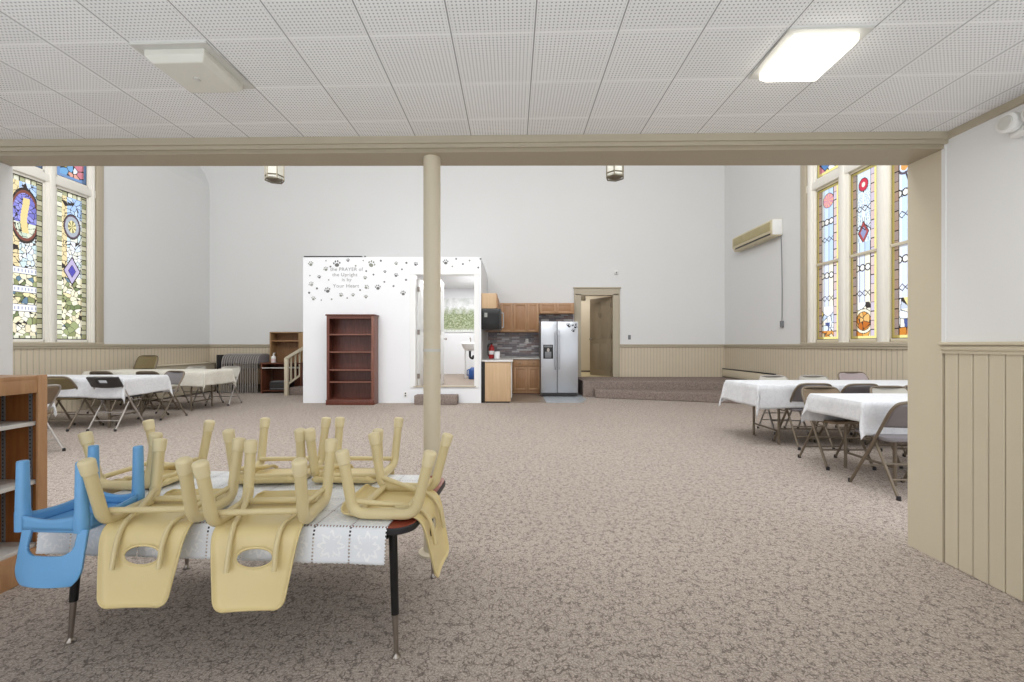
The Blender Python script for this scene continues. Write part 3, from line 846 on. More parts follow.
# baseboard heater on the right wall
t = thing('baseboard_heater', 'long beige baseboard heater on the right wall above the carpeted steps', 'heater', (5.478, 10.15, .361))
bm = NB(); box(bm, -.07, 0, -1.15, 1.15, .02, .20, bev=.006); obj('casing', bm, 'beige_trim', t)
bm = NB(); box(bm, -.075, -.01, -1.15, 1.15, .20, .225, bev=.003); obj('top_slot', bm, 'black', t)
for e in (-1.17, 1.15):
    bm = NB(); box(bm, -.078, 0, e, e+.02, .0, .24, bev=.003); obj('end_cap', bm, 'taupe_trim', t)
# tall heater cover on the left wall
t = thing('radiator_cover', 'long beige radiator cover along the left wall behind the far table', 'heater cover', (-7.77, 10.2, 0))
bm = NB(); box(bm, 0, .24, -1.0, .95, .03, .72, bev=.008); obj('casing', bm, 'taupe_trim', t)
bm = NB(); box(bm, -.005, .26, -1.02, .97, .72, .745, bev=.006); obj('top_panel', bm, 'beige_trim', t)
bm = NB(); box(bm, .02, .245, .95, .985, 0, .75, bev=.004); obj('end_cap', bm, 'dark_brown_panel', t)

# ------------------------------------------------------------------ steps and platform on the right
bm = NB(); prism(bm, [(1.63, 10.12), (4.66, 9.74), (5.47, 9.64), (5.47, 11.33), (1.63, 11.33)], .0, .36)
obj_u = obj('carpeted_platform', bm, 'carpet_step', bev=.015); tag(obj_u, 'upper carpeted platform in front of the brown door', 'platform')
bm = NB(); prism(bm, [(1.86, 9.84), (4.30, 8.96), (5.47, 8.56), (5.47, 9.63), (4.66, 9.73), (1.86, 10.08)], 0, .18)
tag(obj('carpeted_step', bm, 'carpet_step', bev=.015), 'lower carpeted step in front of the platform by the fridge', 'step')

# ------------------------------------------------------------------ doorway and hall behind it
bm = NB()
y0, y1 = NB_-.03, NB_+.15
box(bm, 1.60, 1.78, y0, y1, .36, 2.50, bev=.008); box(bm, 2.60, 2.775, y0, y1, .36, 2.50, bev=.008); box(bm, 1.60, 2.775, y0, y1, 2.46, 2.655, bev=.008)
box(bm, 1.575, 2.80, y0-.03, y1, 2.635, 2.668, bev=.008)
box(bm, 1.60, 1.64, y0-.015, y1, .36, 2.64, bev=.008); box(bm, 2.735, 2.775, y0-.015, y1, .36, 2.64, bev=.008)
struct('trim_14', bm, 'taupe_trim', 'wide taupe casing round the brown door')
bm = NB(); box(bm, .9, 3.6, NB_+.16, 13.6, .24, .355); struct('floor_hall', bm, 'tan_floor')
bm = NB(); box(bm, .9, 3.6, 13.5, 13.6, .3, 3); box(bm, .9, 1.0, NB_+.15, 13.5, .3, 3); box(bm, 3.5, 3.6, NB_+.15, 13.5, .3, 3); box(bm, .9, 3.6, NB_+.15, 13.6, 2.9, 3)
struct('wall_hall', bm, 'tan_wall')
bm = NB(); box(bm, 1.0, 3.5, 13.46, 13.5, .355, .52); struct('baseboard_hall', bm, 'beige_trim')
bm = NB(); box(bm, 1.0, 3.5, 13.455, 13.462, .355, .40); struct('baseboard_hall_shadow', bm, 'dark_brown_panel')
d2 = door_leaf('door_2', 'taupe four panel door standing ajar into the hall', .80, 2.08, 'door_paint', (2.59, NB_+.13, .362), 122,
          [(.10, .36, .98, 1.98), (.44, .70, .98, 1.98), (.10, .36, .16, .86), (.44, .70, .16, .86)], 1)
bm = NB(); lathe(bm, [(.045, 0), (.07, .008), (.045, .016)], (.40, .02, 1.62), 18, Matrix.Rotation(R(-90), 4, 'X')); obj('door_knocker', bm, 'chrome', d2)
t = thing('wall_vent', 'small dark vent high on the hall wall seen through the brown door', 'vent', (2.05, 13.47, 2.62))
bm = NB(); box(bm, -.2, .2, 0, .03, -.07, .07, bev=.005); obj('frame', bm, 'dark_brown_panel', t)
bm = NB()
for k in range(4): box(bm, -.17, .17, -.008, .001, -.05+k*.028, -.036+k*.028)
obj('slat', bm, 'olive_panel', t)

# ------------------------------------------------------------------ kitchen
def cab_door(bm, x0, x1, z0, z1, y):
    box(bm, x0, x1, y-.018, y, z0, z1, bev=.003)
def panel_door(name, par, x0, x1, z0, z1, y, axis='x', knob=None):
    """framed cabinet door on plane y (facing -y) or, axis y, on plane x facing +x"""
    st = .05
    bm = NB()
    def bb(a, b, p, q, t0, t1, bev=.002):
        if axis == 'x': box(bm, a, b, y-t1, y-t0, p, q, bev=bev)
        else: box(bm, y+t0, y+t1, a, b, p, q, bev=bev)
    bb(x0, x0+st, z0, z1, 0, .02); bb(x1-st, x1, z0, z1, 0, .02)
    bb(x0+st, x1-st, z0, z0+st, 0, .02); bb(x0+st, x1-st, z1-st, z1, 0, .02)
    d = obj(name, bm, 'oak', par)
    bm = NB(); bb(x0+st-.002, x1-st+.002, z0+st-.002, z1-st+.002, 0, .011); obj('door_panel', bm, 'oak_dark', d)
    return d
KY = NB_-.01
# back run of wall cabinets
def wall_cab(label, x0, x1, z0, z1, doors):
    t = thing('wall_cabinet', label, 'cabinet', ((x0+x1)/2, KY, z0), group='oak wall cabinets')
    cx = (x0+x1)/2
    bm = NB(); box(bm, x0-cx, x1-cx, -.29, 0, 0, z1-z0, bev=.002); obj('body', bm, 'oak', t)
    for a, b in doors: panel_door('door', t, a-cx, b-cx, .012, z1-z0-.012, -.29)
    return t
wall_cab('oak wall cabinet with one door in the kitchen corner', -.30, .02, 1.50, 2.235, [(-.28, .005)])
wall_cab('oak wall cabinet with two doors beside the fridge above the counter', .022, .675, 1.50, 2.235, [(.035, .375), (.385, .665)])
wall_cab('short oak wall cabinet with two doors above the fridge', .68, 1.56, 1.965, 2.235, [(.70, 1.10), (1.125, 1.535)])
# left run on the partition side
t = thing('wall_cabinet', 'small oak cabinet with plain end panel above the microwave', 'cabinet', (PX1+.005, 9.36, 1.93), group='oak wall cabinets')
bm = NB(); box(bm, 0, .30, -.36, .36, 0, .31, bev=.002); obj('body', bm, 'ply', t)
panel_door('door', t, -.35, -.004, .01, .30, .30, axis='y'); panel_door('door', t, .004, .35, .01, .30, .30, axis='y')
t = thing('wall_cabinet', 'oak wall cabinet behind the microwave on the partition side', 'cabinet', (PX1+.005, 10.38, 1.50), group='oak wall cabinets')
bm = NB(); box(bm, 0, .30, -.65, .65, 0, .735, bev=.002); obj('body', bm, 'oak', t)
panel_door('door', t, -.64, -.004, .01, .725, .30, axis='y'); panel_door('door', t, .004, .64, .01, .725, .30, axis='y')
# microwave
t = thing('microwave', 'black microwave oven mounted under the small cabinet', 'microwave', (PX1+.005, 9.36, 1.50))
bm = NB(); box(bm, 0, .37, -.36, .36, 0, .425, bev=.006); obj('body', bm, 'black', t)
bm = NB(); box(bm, .37, .40, -.36, .20, .01, .42, bev=.006); obj('door', bm, 'dark_panel', t)
bm = NB(); box(bm, .37, .398, .205, .36, .01, .42, bev=.004); obj('control_panel', bm, 'grey_metal', t)
bm = NB(); tube(bm, fillet([(.395, .16, .06), (.44, .16, .06), (.44, .16, .37), (.395, .16, .37)], .02), .012); obj('handle', bm, 'steel', t)
bm = NB(); box(bm, .06, .12, -.3635, -.3595, .25, .34); obj('sticker', bm, plain('grey paper sticker', rgb(150, 152, 146)), t)
# base cabinets
t = thing('base_cabinet', 'kitchen base cabinet run ending in a pale plywood panel', 'cabinet', (PX1+.005, 8.98, 0))
bm = NB(); box(bm, .03, .60, .02, 2.33, .04, .835, bev=.003); obj('body', bm, 'oak', t)
bm = NB(); box(bm, .075, .60, -.02, .02, .03, .835, bev=.003); obj('end_panel', bm, 'ply', t)
bm = NB(); box(bm, .03, .58, .03, 2.30, 0, .045); obj('toe_kick', bm, 'black', t)
bm = NB(); box(bm, .0, .075, .004, .03, 0, .835); obj('gap_shade', bm, 'black', t)  # shade in the gap beside the partition, put in as a black strip
bm = NB(); box(bm, .602, .625, .03, .66, .10, .83, bev=.004); obj('appliance_front', bm, 'white_gloss', t)
panel_door('door', t, .68, 1.15, .12, .82, .602, axis='y')
t = thing('base_cabinet', 'oak base cabinet with two doors and drawers left of the fridge', 'cabinet', (.36, KY, 0))
bm = NB(); box(bm, -.35, .32, -.82, 0, .03, .836, bev=.002); obj('body', bm, 'oak', t)
bm = NB(); box(bm, -.35, .32, -.80, -.02, 0, .03); obj('toe_kick', bm, 'cherry_light', t)
for a, b in ((-.32, -.005), (.01, .31)):
    panel_door('door', t, a, b, .10, .645, -.82)
    bm = NB(); box(bm, a, b, -.84, -.82, .67, .81, bev=.003); dr = obj('drawer', bm, 'oak', t)
    bm = NB(); lathe(bm, [(.008, 0), (.008, .012), (.016, .02), (.012, .03), (0, .031)], ((a+b)/2, -.84, .745), 12, Matrix.Rotation(R(90), 4, 'X')); obj('knob', bm, 'grey_brass', dr)
bm = NB()
prism(bm, [(PX1+.07, 8.935), (.02, 8.935), (.02, 10.48), (.685, 10.48), (.685, KY), (PX1+.004, KY), (PX1+.004, 9.0), (PX1+.07, 9.0)], .838, .87)
wt = obj('countertop', bm, 'counter', bev=.006); tag(wt, 'white L-shaped kitchen worktop', 'countertop')
# backsplash
bm = NB(); box(bm, PX1+.012, 1.58, KY-.002, KY+.008, .885, 1.97); struct('trim_15', bm, 'mosaic', 'slate mosaic backsplash behind the worktop')
bm = NB(); box(bm, PX1, PX1+.004, 9.0, KY, .885, 1.5); struct('trim_16', bm, plain('grey marble splash', rgb(190, 188, 186), .3, var=.12, scale=9))
outlet((px(527, 0, 11.3)[0], KY-.003, 1.28), 0, 'white outlet on the slate mosaic backsplash', 'white_plastic', hole='grey_metal')
# kitchen floor tile patches
bm = NB(); box(bm, .0, .70, 8.98, 10.80, 0, .006); struct('floor_tile_brown', bm, 'brown_vinyl')
bm = NB(); prism(bm, [(.705, 8.98), (1.42, 8.98), (1.61, 9.5), (1.61, 11.3), (.705, 11.3)], 0, .007); struct('floor_tile_blue', bm, 'blue_vinyl')
# fridge
FX = (px(541, 0, 10.0)[0]+px(578, 0, 10.0)[0])/2
t = thing('refrigerator', 'stainless side by side refrigerator with black dispenser', 'refrigerator', (FX, 10.0, .008))
w = .422
bm = NB(); box(bm, -w, w, .06, .80, .02, 1.70, bev=.006); obj('body', bm, 'grey_metal', t)
bm = NB(); box(bm, -w+.02, w-.02, .02, .08, .02, .075)
for k in range(24): box(bm, -w+.05+k*.034, -w+.072+k*.034, .014, .022, .03, .065)
obj('kick_grille', bm, 'dark_panel', t)
ld = NB(); box(ld, -w, -.055, 0, .06, .085, 1.705, bev=.012); ld = obj('door', ld, 'steel', t)
rd = NB(); box(rd, -.045, w, 0, .06, .085, 1.705, bev=.012); rd = obj('door', rd, 'steel', t)
for par, x in ((ld, -.09), (rd, -.01)):
    bm = NB(); tube(bm, fillet([(x, .0, .62), (x, -.05, .66), (x, -.055, 1.05), (x, -.05, 1.45), (x, .0, 1.49)], .04), .013, 10); obj('handle', bm, 'steel', par)
bm = NB(); box(bm, -.37, -.145, -.008, .01, .86, 1.18, bev=.006); dp = obj('dispenser', bm, 'black', ld)
bm = NB(); box(bm, -.33, -.185, -.011, -.006, .88, 1.02, bev=.004); obj('dispenser_tray', bm, 'grey_metal', ld)
bm = NB(); box(bm, -.35, -.165, -.011, -.006, 1.12, 1.16, bev=.003); obj('control_strip', bm, 'grey_metal', ld)
bm = NB(); ell(bm, -.257, 1.06, .03, .045, -.012, -.006, 16); obj('spout', bm, 'chrome', ld)
def mag(x, z, s, rot):
    bm = NB(); c, q = math.cos(rot), math.sin(rot)
    for dx, dz, rx, rz in ((0, -.15, .36, .3), (-.48, .16, .12, .17), (-.19, .44, .12, .17), (.19, .44, .12, .17), (.48, .16, .12, .17)):
        ell(bm, x+s*(dx*c-dz*q), z+s*(dx*q+dz*c), s*rx, s*rz, -.004, 0, 10, rot)
    obj('paw_sticker', bm, 'black', rd)
for x, z, s, r_ in ((.19, 1.63, .075, .3), (.22, 1.60, .07, -.2), (.30, 1.62, .05, .2), (.36, 1.58, .07, -.4), (.315, 1.50, .075, .2), (.37, 1.64, .045, 0)): mag(x, z, s, r_)
# things on the worktop
t = thing('fire_extinguisher', 'red fire extinguisher standing on the white kitchen worktop', 'fire extinguisher', (px(491.5, 0, 9.6)[0], 9.6, .885))
bm = NB(); lathe(bm, [(0, 0), (.055, 0), (.06, .01), (.06, .22), (.045, .27), (.02, .29), (.02, .31)], seg=20); obj('cylinder', bm, 'red', t)
bm = NB(); box(bm, -.025, .025, -.02, .02, .305, .335, bev=.004); box(bm, -.02, .09, -.012, .012, .335, .35, bev=.003); obj('valve', bm, 'black', t)
bm = NB(); tube(bm, fillet([(-.02, 0, .32), (-.08, 0, .30), (-.078, 0, .1), (-.072, 0, .06)], .04), .011); obj('hose', bm, 'black', t)
bm = NB(); lathe(bm, [(.0612, .09), (.0612, .17)], seg=20); obj('paper_band', bm, 'bag', t, thick=.001)
t = thing('paper_towel_roll', 'white paper roll on the worktop beside the red extinguisher', 'paper roll', (px(497, 0, 9.5)[0], 9.5, .885))
bm = NB(); lathe(bm, [(.018, 0), (.06, 0), (.062, .004), (.062, .15), (.06, .155), (.018, .155)], seg=24); obj('paper', bm, 'bag', t)
bm = NB(); lathe(bm, [(.017, .0), (.018, .155), (.013, .155), (.013, .0)], seg=16); obj('core', bm, plain('brown card core', rgb(160, 130, 96)), t)

# ------------------------------------------------------------------ back left: desk, hutch, stair rail
t = thing('desk_with_hutch', 'brown desk with tall tan hutch shelf beside the stair rail', 'desk', (-5.64, 10.98, 0))
bm = NB(); box(bm, -.49, .5, -.26, .30, .715, .745, bev=.004); obj('desk_top', bm, 'desk_wood', t)
for s in (-.49, .47):
    bm = NB(); box(bm, s, s+.03, -.25, .29, 0, .715, bev=.003); obj('side_panel', bm, 'desk_wood', t)
bm = NB(); box(bm, -.46, .47, .26, .28, .1, .715); obj('back_panel', bm, 'desk_wood', t)
bm = NB(); box(bm, -.46, .47, -.24, .2, .61, .628); obj('keyboard_shelf', bm, 'shelf_white', t)
bm = NB(); box(bm, -.46, .47, -.24, .25, .05, .07); obj('shelf', bm, 'desk_wood', t)
for s in (-.40, .32):
    bm = NB(); box(bm, s, s+.15, -.02, .30, .745, 1.50, bev=.003) if s > 0 else box(bm, s, s+.03, -.02, .30, .745, 1.50, bev=.003); obj('hutch_side', bm, 'hutch_wood', t)
bm = NB(); box(bm, -.37, .34, .27, .29, .745, 1.5); obj('hutch_back', bm, 'hutch_back', t)
bm = NB(); box(bm, -.40, .47, -.02, .30, 1.48, 1.505, bev=.003); obj('hutch_top', bm, 'hutch_wood', t)
bm = NB(); box(bm, -.37, .33, .0, .28, 1.27, 1.29, bev=.002); obj('hutch_shelf', bm, 'shelf_edge', t)
t = thing('soap_bottle', 'small white bottle on the brown desk top', 'bottle', (-5.88, 10.85, .745))
bm = NB(); lathe(bm, [(0, 0), (.05, 0), (.055, .01), (.055, .13), (.04, .16), (.016, .175), (.016, .19)], seg=18); obj('body', bm, 'white_plastic', t)
bm = NB(); lathe(bm, [(.02, .19), (.02, .21), (.007, .215), (.007, .235), (0, .236)], seg=14); box(bm, -.01, .045, -.01, .01, .228, .242, bev=.003); obj('pump', bm, 'white_plastic', t)
bm = NB(); lathe(bm, [(.0555, .03), (.0555, .10)], seg=18); obj('label_band', bm, plain('pale pink label', rgb(226, 206, 204)), t, thick=.001)
t = thing('printer', 'dark printer on the low shelf inside the brown desk', 'printer', (-5.70, 10.92, .07))
bm = NB(); box(bm, -.24, .24, -.15, .15, 0, .2, bev=.015); obj('body', bm, 'dark_panel', t)
bm = NB(); box(bm, -.2, .2, -.165, -.14, .03, .05, bev=.003); obj('paper_slot', bm, 'grey_metal', t)
bm = NB(); box(bm, -.22, .22, -.14, .13, .2, .225, bev=.01); obj('lid', bm, 'grey_metal', t)
# steps with rail
bm = NB(); box(bm, -5.24, PX0-.01, 10.35, 11.32, 0, .18, bev=.012)
tag(obj('carpeted_step', bm, 'carpet_step'), 'lower carpeted step behind the tan stair rail', 'step')
bm = NB(); box(bm, -5.10, PX0-.01, 10.72, 11.32, .181, .37, bev=.012); 
tag(obj('carpeted_step', bm, 'carpet_step'), 'upper carpeted step behind the tan stair rail', 'step')
t = thing('stair_rail', 'tan painted wooden stair rail left of the white partition', 'railing', (-5.25, 10.25, 0))
bm = NB(); box(bm, -.04, .04, -.04, .04, 0, .88, bev=.005); obj('newel_post', bm, 'beige_trim', t)
bm = NB(); box(bm, .06, .14, .80, .88, 0, 1.18, bev=.005); obj('newel_post', bm, 'beige_trim', t)
bm = NB(); tube(bm, [(0, -.04, .86), (.10, .86, 1.17)], .045, 4); obj('hand_rail', bm, 'beige_trim', t, smooth=False)
bm = NB(); tube(bm, [(0, .02, .25), (.10, .84, .56)], .03, 4); obj('lower_rail', bm, 'beige_trim', t, smooth=False)
for k in range(1, 5):
    f = k/5; bm = NB(); box(bm, .1*f-.016, .1*f+.016, .84*f-.016, .84*f+.016, .24+.31*f, .87+.30*f); obj('baluster', bm, 'beige_trim', t)
bm = NB(); box(bm, .10, .99, .80, .86, 1.12, 1.17, bev=.004); obj('landing_rail', bm, 'beige_trim', t)
for k in range(5):
    bm = NB(); box(bm, .22+k*.15, .25+k*.15, .82, .85, .375, 1.12); obj('baluster', bm, 'beige_trim', t)

# ------------------------------------------------------------------ column
t = thing('support_column', 'round beige steel column under the ceiling beam', 'column', (px(432, 0, 2.50)[0], 2.50, 0))
bm = NB(); lathe(bm, [(.048, 0), (.048, 2.27)], seg=32); obj('shaft', bm, 'beige_trim', t)
bm = NB(); lathe(bm, [(.075, 0), (.075, .012), (.05, .02)], seg=28); obj('base_plate', bm, 'beige_trim', t)
bm = NB(); lathe(bm, [(.0488, 1.142), (.0492, 1.150), (.0488, 1.158)], seg=32); obj('tape_band', bm, 'lamp_frame', t, thick=.001)

# ------------------------------------------------------------------ ceiling lights, lanterns, emergency light
def ceil_light(label, ix, iy, lit):
    T = .305; x0 = .082+ix*T; 
    cx = x0+T/2; cy = 1.607-.0325*cx+iy*T+T/2
    t = thing('ceiling_light', label, 'ceiling light', (cx, cy, 2.32), -1.86)
    h = T/2-.004
    bm = NB()
    for a in ((-h, h, -h, -h+.035), (-h, h, h-.035, h), (-h, -h+.035, -h+.035, h-.035), (h-.035, h, -h+.035, h-.035)):
        box(bm, a[0], a[1], a[2], a[3], -.008, .004)
    obj('frame', bm, 'lamp_frame', t)
    bm = NB(); q = .118; r = .100; z0, z1 = -.004, -.05
    vs = [(-q, -q, z0), (q, -q, z0), (q, q, z0), (-q, q, z0), (-q, -q, -.03), (q, -q, -.03), (q, q, -.03), (-q, q, -.03), (-r, -r, z1), (r, -r, z1), (r, r, z1), (-r, r, z1)]
    v = [bm.verts.new(p) for p in vs]
    for k in (0, 4):
        for i in range(4): bm.faces.new((v[k+i], v[k+(i+1) % 4], v[k+4+(i+1) % 4], v[k+4+i]))
    bm.faces.new(v[8:12])
    obj('lens', bm, 'lamp_on' if lit else 'lamp_off', t, bev=.003)
    if not lit:
        bm = NB(); lathe(bm, [(.012, z1-.006), (.012, z1+.001)], seg=14); obj('lens_knob', bm, 'lamp_frame', t)
    return t
ceil_light('unlit square ceiling light with dull lens on the left', -5, 0, False)
ceil_light('lit bright square ceiling light on the right', 3, 0, True)
def lantern(label, xp, d, zb):
    X = px(xp, 0, d)[0]
    t = thing('hanging_lantern', label, 'lantern', (X, d, zb), 12)
    r = .15; hh = .62
    P = [(r*math.cos(k*PI/3), r*math.sin(k*PI/3)) for k in range(6)]
    bm = NB()
    for i in range(6):
        a, b = P[i], P[(i+1) % 6]
        v = [bm.verts.new(p) for p in ((a[0]*.97, a[1]*.97, .06), (b[0]*.97, b[1]*.97, .06), (b[0]*.97, b[1]*.97, hh), (a[0]*.97, a[1]*.97, hh))]; bm.faces.new(v)
    obj('glass_panel', bm, 'lantern_glass', t, smooth=False, thick=.004)
    bm = NB()
    for i in range(6): box(bm, P[i][0]-.008, P[i][0]+.008, P[i][1]-.008, P[i][1]+.008, .03, hh+.02)
    obj('corner_post', bm, 'grey_brass', t)
    bm = NB()
    for z in (.03, .10, hh):
        for i in range(6): tube(bm, [(P[i][0], P[i][1], z), (P[(i+1) % 6][0], P[(i+1) % 6][1], z)], .011, 6)
    obj('ring_frame', bm, 'grey_brass', t)
    bm = NB(); lathe(bm, [(0, -.01), (.05, 0), (.11, .03), (.12, .045), (.05, .07), (0, .075)], seg=18); obj('base_finial', bm, 'grey_brass', t)
    bm = NB(); lathe(bm, [(r+.02, hh), (r, hh+.05), (.04, hh+.2), (.02, hh+.24), (0, hh+.25)], seg=6); obj('roof', bm, 'grey_brass', t)
    bm = NB(); tube(bm, [(0, 0, hh+.23), (0, 0, 6.9-zb)], .012, 8); obj('chain', bm, 'grey_brass', t)
lantern('hanging glass lantern below the beam at left', 274.5, 7.6, 3.99)
lantern('hanging glass lantern below the beam at right of the column', 615, 7.4, 3.96)
t = thing('emergency_wall_lamp', 'white emergency light with two lamp heads on the near right wall', 'emergency light', (XR, 1.985, 2.19))
bm = NB(); box(bm, -.05, 0, -.12, .055, -.062, .05, bev=.02, seg=3); obj('housing', bm, 'white_plastic', t)
for y in (-.085, .015):
    bm = NB(); lathe(bm, [(.020, 0), (.040, .008), (.046, .03), (.044, .045), (.034, .05), (0, .047)], (-.048, y, .0), 20, Matrix.Rotation(R(-90), 4, 'Y')); hd = obj('lamp_head', bm, 'white_plastic', t)
    bm = NB(); lathe(bm, [(.032, .0), (.028, .006), (0, .009)], (-.097, y, .0), 18, Matrix.Rotation(R(-90), 4, 'Y')); obj('lamp_lens', bm, 'lamp_frame', hd)
bm = NB(); box(bm, -.054, -.048, -.05, -.02, -.05, -.035); obj('test_button', bm, 'grey_metal', t)
# ------------------------------------------------------------------ children's table
TZ = .505
TC = (-1.0775, 1.993); TR = -3.7
def rrect(a, b, r, n=6):
    out = []
    for cx, cy, s in ((a-r, b-r, 0), (-a+r, b-r, 90), (-a+r, -b+r, 180), (a-r, -b+r, 270)):
        for k in range(n+1):
            t = R(s+90*k/n); out.append((cx+r*math.cos(t), cy+r*math.sin(t)))
    return out
t = thing('activity_table', 'low red topped table with black edge carrying upturned chairs', 'table', (TC[0], TC[1], 0), TR)
bm = NB(); prism(bm, rrect(.727, .322, .085), TZ-.006, TZ); obj('tabletop', bm, 'red_laminate', t)
bm = NB(); prism(bm, rrect(.731, .326, .088), TZ-.031, TZ-.0045); obj('edge_band', bm, 'black_rubber', t, bev=.005)
bm = NB()
for s in (-1, 1): box(bm, -.62, .62, s*.255-.01, s*.255+.01, TZ-.07, TZ-.03); box(bm, s*.62-.01, s*.62+.01, -.255, .255, TZ-.07, TZ-.03)
obj('apron', bm, 'black', t)
for sx in (-1, 1):
    for sy in (-1, 1):
        a = Vector((sx*.640, sy*.268, TZ-.03)); b = Vector((sx*.660, sy*.288, .012)); m_ = a.lerp(b, .68); q = a.lerp(b, .66)
        bm = NB(); tube(bm, [a, m_], [.0165, .0145], 16); lg = obj('leg', bm, 'black', t)
        bm = NB(); tube(bm, [q, b], [.0118, .0085], 14); obj('leg_insert', bm, 'chrome', lg)
        bm = NB(); lathe(bm, [(.016, 0), (.017, .004), (.010, .014), (.009, .022)], (b.x, b.y, 0), 16); obj('foot_glide', bm, 'chrome', lg)
# lace cloth, hanging over the long edges
def lace_cloth():
    P = .137; x0, x1 = -.728, .640; drop = .13; b = .326
    nu, nv = 160, 66
    L = drop*2+2*b
    bm = NB(); uvl = bm.loops.layers.uv.new('UVMap')
    def at(u, v):
        X = x0+(x1-x0)*u; s = L*v
        ez = 0
        if s < drop:
            k = drop-s; y = -b-.004-.010*math.sin(min(1, k/.05)*PI/2)-.012*(k/drop)-.002*math.sin(X*23)*(k/drop); z = TZ+.0015-k+.004*0
            if v == 0: z += .0045*abs(math.sin(X/P*PI*7))
        elif s > L-drop:
            k = s-(L-drop); y = b+.004+.010*math.sin(min(1, k/.05)*PI/2)+.012*(k/drop); z = TZ+.0015-k
        else:
            y = -b+(s-drop); z = TZ+.0018
        return X, y, z, (X-x1)+P*40, s+.004+P*0
    g = [[None]*(nv+1) for _ in range(nu+1)]; uv = {}
    for i in range(nu+1):
        for j in range(nv+1):
            a = at(i/nu, j/nv); v = bm.verts.new(a[:3]); g[i][j] = v; uv[v] = (a[3], a[4])
    for i in range(nu):
        for j in range(nv):
            f = bm.faces.new((g[i][j], g[i+1][j], g[i+1][j+1], g[i][j+1]))
            for l in f.loops: l[uvl].uv = uv[l.vert]
    o = obj('lace_tablecloth', bm, 'lace', thick=.0012, off=1)
    o.location = (TC[0], TC[1], 0); o.rotation_euler = (0, 0, R(TR))
    return tag(o, 'white lace vinyl cloth with square panels spread on the low red table', 'tablecloth')
lace_cloth()

# ------------------------------------------------------------------ small tan chairs, standing on their seats
def shell_mesh():
    prof = [(.185, .044), (.179, .024), (.160, .012), (.11, .007), (.04, .006), (-.03, .007), (-.085, .008), (-.115, .001), (-.134, -.018), (-.147, -.05), (-.160, -.10), (-.173, -.155), (-.185, -.21), (-.195, -.252)]
    Pv = [Vector((0, y, z)) for y, z in prof]
    L = [0]
    for a, b in zip(Pv, Pv[1:]): L.append(L[-1]+(b-a).length)
    tot = L[-1]
    def at(s):
        s = max(0, min(tot, s))
        for i in range(len(L)-1):
            if s <= L[i+1]+1e-9:
                f = (s-L[i])/(L[i+1]-L[i])
                p0, p1, p2, p3 = Pv[max(i-1, 0)], Pv[i], Pv[i+1], Pv[min(i+2, len(Pv)-1)]
                return .5*((2*p1)+(p2-p0)*f+(2*p0-5*p1+4*p2-p3)*f*f+(3*p1-p0-3*p2+p3)*f**3)
        return Pv[-1]
    sb = L[8]         # where the back begins
    rc = .042
    def half(s):
        if s < sb: w = .150+.010*math.sin(min(1, s/sb)*PI)
        else: w = .150-.034*((s-sb)/(tot-sb))
        k = tot-s
        if k < rc: w = w-rc+math.sqrt(max(0, rc*rc-(rc-k)**2))
        if s < .03: w = w-.03+math.sqrt(max(0, .03**2-(.03-s)**2))
        return w
    def surf(x, s):
        """point of the shell x off the centre line, s along the profile"""
        w = half(s); c = at(s); tn = (at(s+.004)-at(s-.004)).normalized()
        nor = Vector((0, tn.z, -tn.y))          # out of the underside
        q = x/max(w, 1e-4)
        edge = min(w-abs(x), (tot-s) if s > sb else 9)
        k = max(0, 1-edge/.016)
        p = c+Vector((x, 0, 0))+nor*(.010*k**1.5)
        if s > sb: p += Vector((0, 1, 0))*(.014*(1-(x/.15)**2)*min(1, (s-sb)/.1))
        return p
    hc = sb+.074; ha, hb = .064, .035
    sv = [tot*.55*j/26 for j in range(26)]+[tot*(.55+.45*(1-(1-j/44)**1.5)) for j in range(45)]
    nu = 46
    qs = [math.copysign(1-(1-abs(-1+2*i/nu))**1.35, -1+2*i/nu) for i in range(nu+1)]
    bm = NB(); V = []
    flat = lambda q, s: (q*half(s), s)
    ins = lambda x, s: math.hypot(x/ha, (s-hc)/hb)
    inside = {(j, i) for j, s in enumerate(sv) for i, q in enumerate(qs) if ins(*flat(q, s)) < 1}
    for j, s in enumerate(sv):
        row = []
        for i, q in enumerate(qs):
            if (j, i) in inside: row.append(None); continue
            x = q*half(s); ss = s
            if any((j+a, i+b) in inside for a in (-1, 0, 1) for b in (-1, 0, 1)):
                e = ins(x, s); x, ss = x/e, hc+(s-hc)/e
            row.append(bm.verts.new(surf(x, ss)))
        V.append(row)
    for j in range(len(sv)-1):
        for i in range(nu):
            q = [V[j][i], V[j][i+1], V[j+1][i+1], V[j+1][i]]
            q = [v for v in q if v]
            if len(q) >= 3 and len(q) == 4: bm.faces.new(q)
    bmesh.ops.remove_doubles(bm, verts=bm.verts, dist=.0003)
    bmesh.ops.delete(bm, geom=[v for v in bm.verts if not v.link_faces], context='VERTS')
    rim = NB()
    pts = [surf(ha*math.cos(2*PI*k/36), hc+hb*math.sin(2*PI*k/36))-Vector((0, .001, 0)) for k in range(37)]
    tube(rim, pts, .004, 8, cap=False)
    return bm, rim
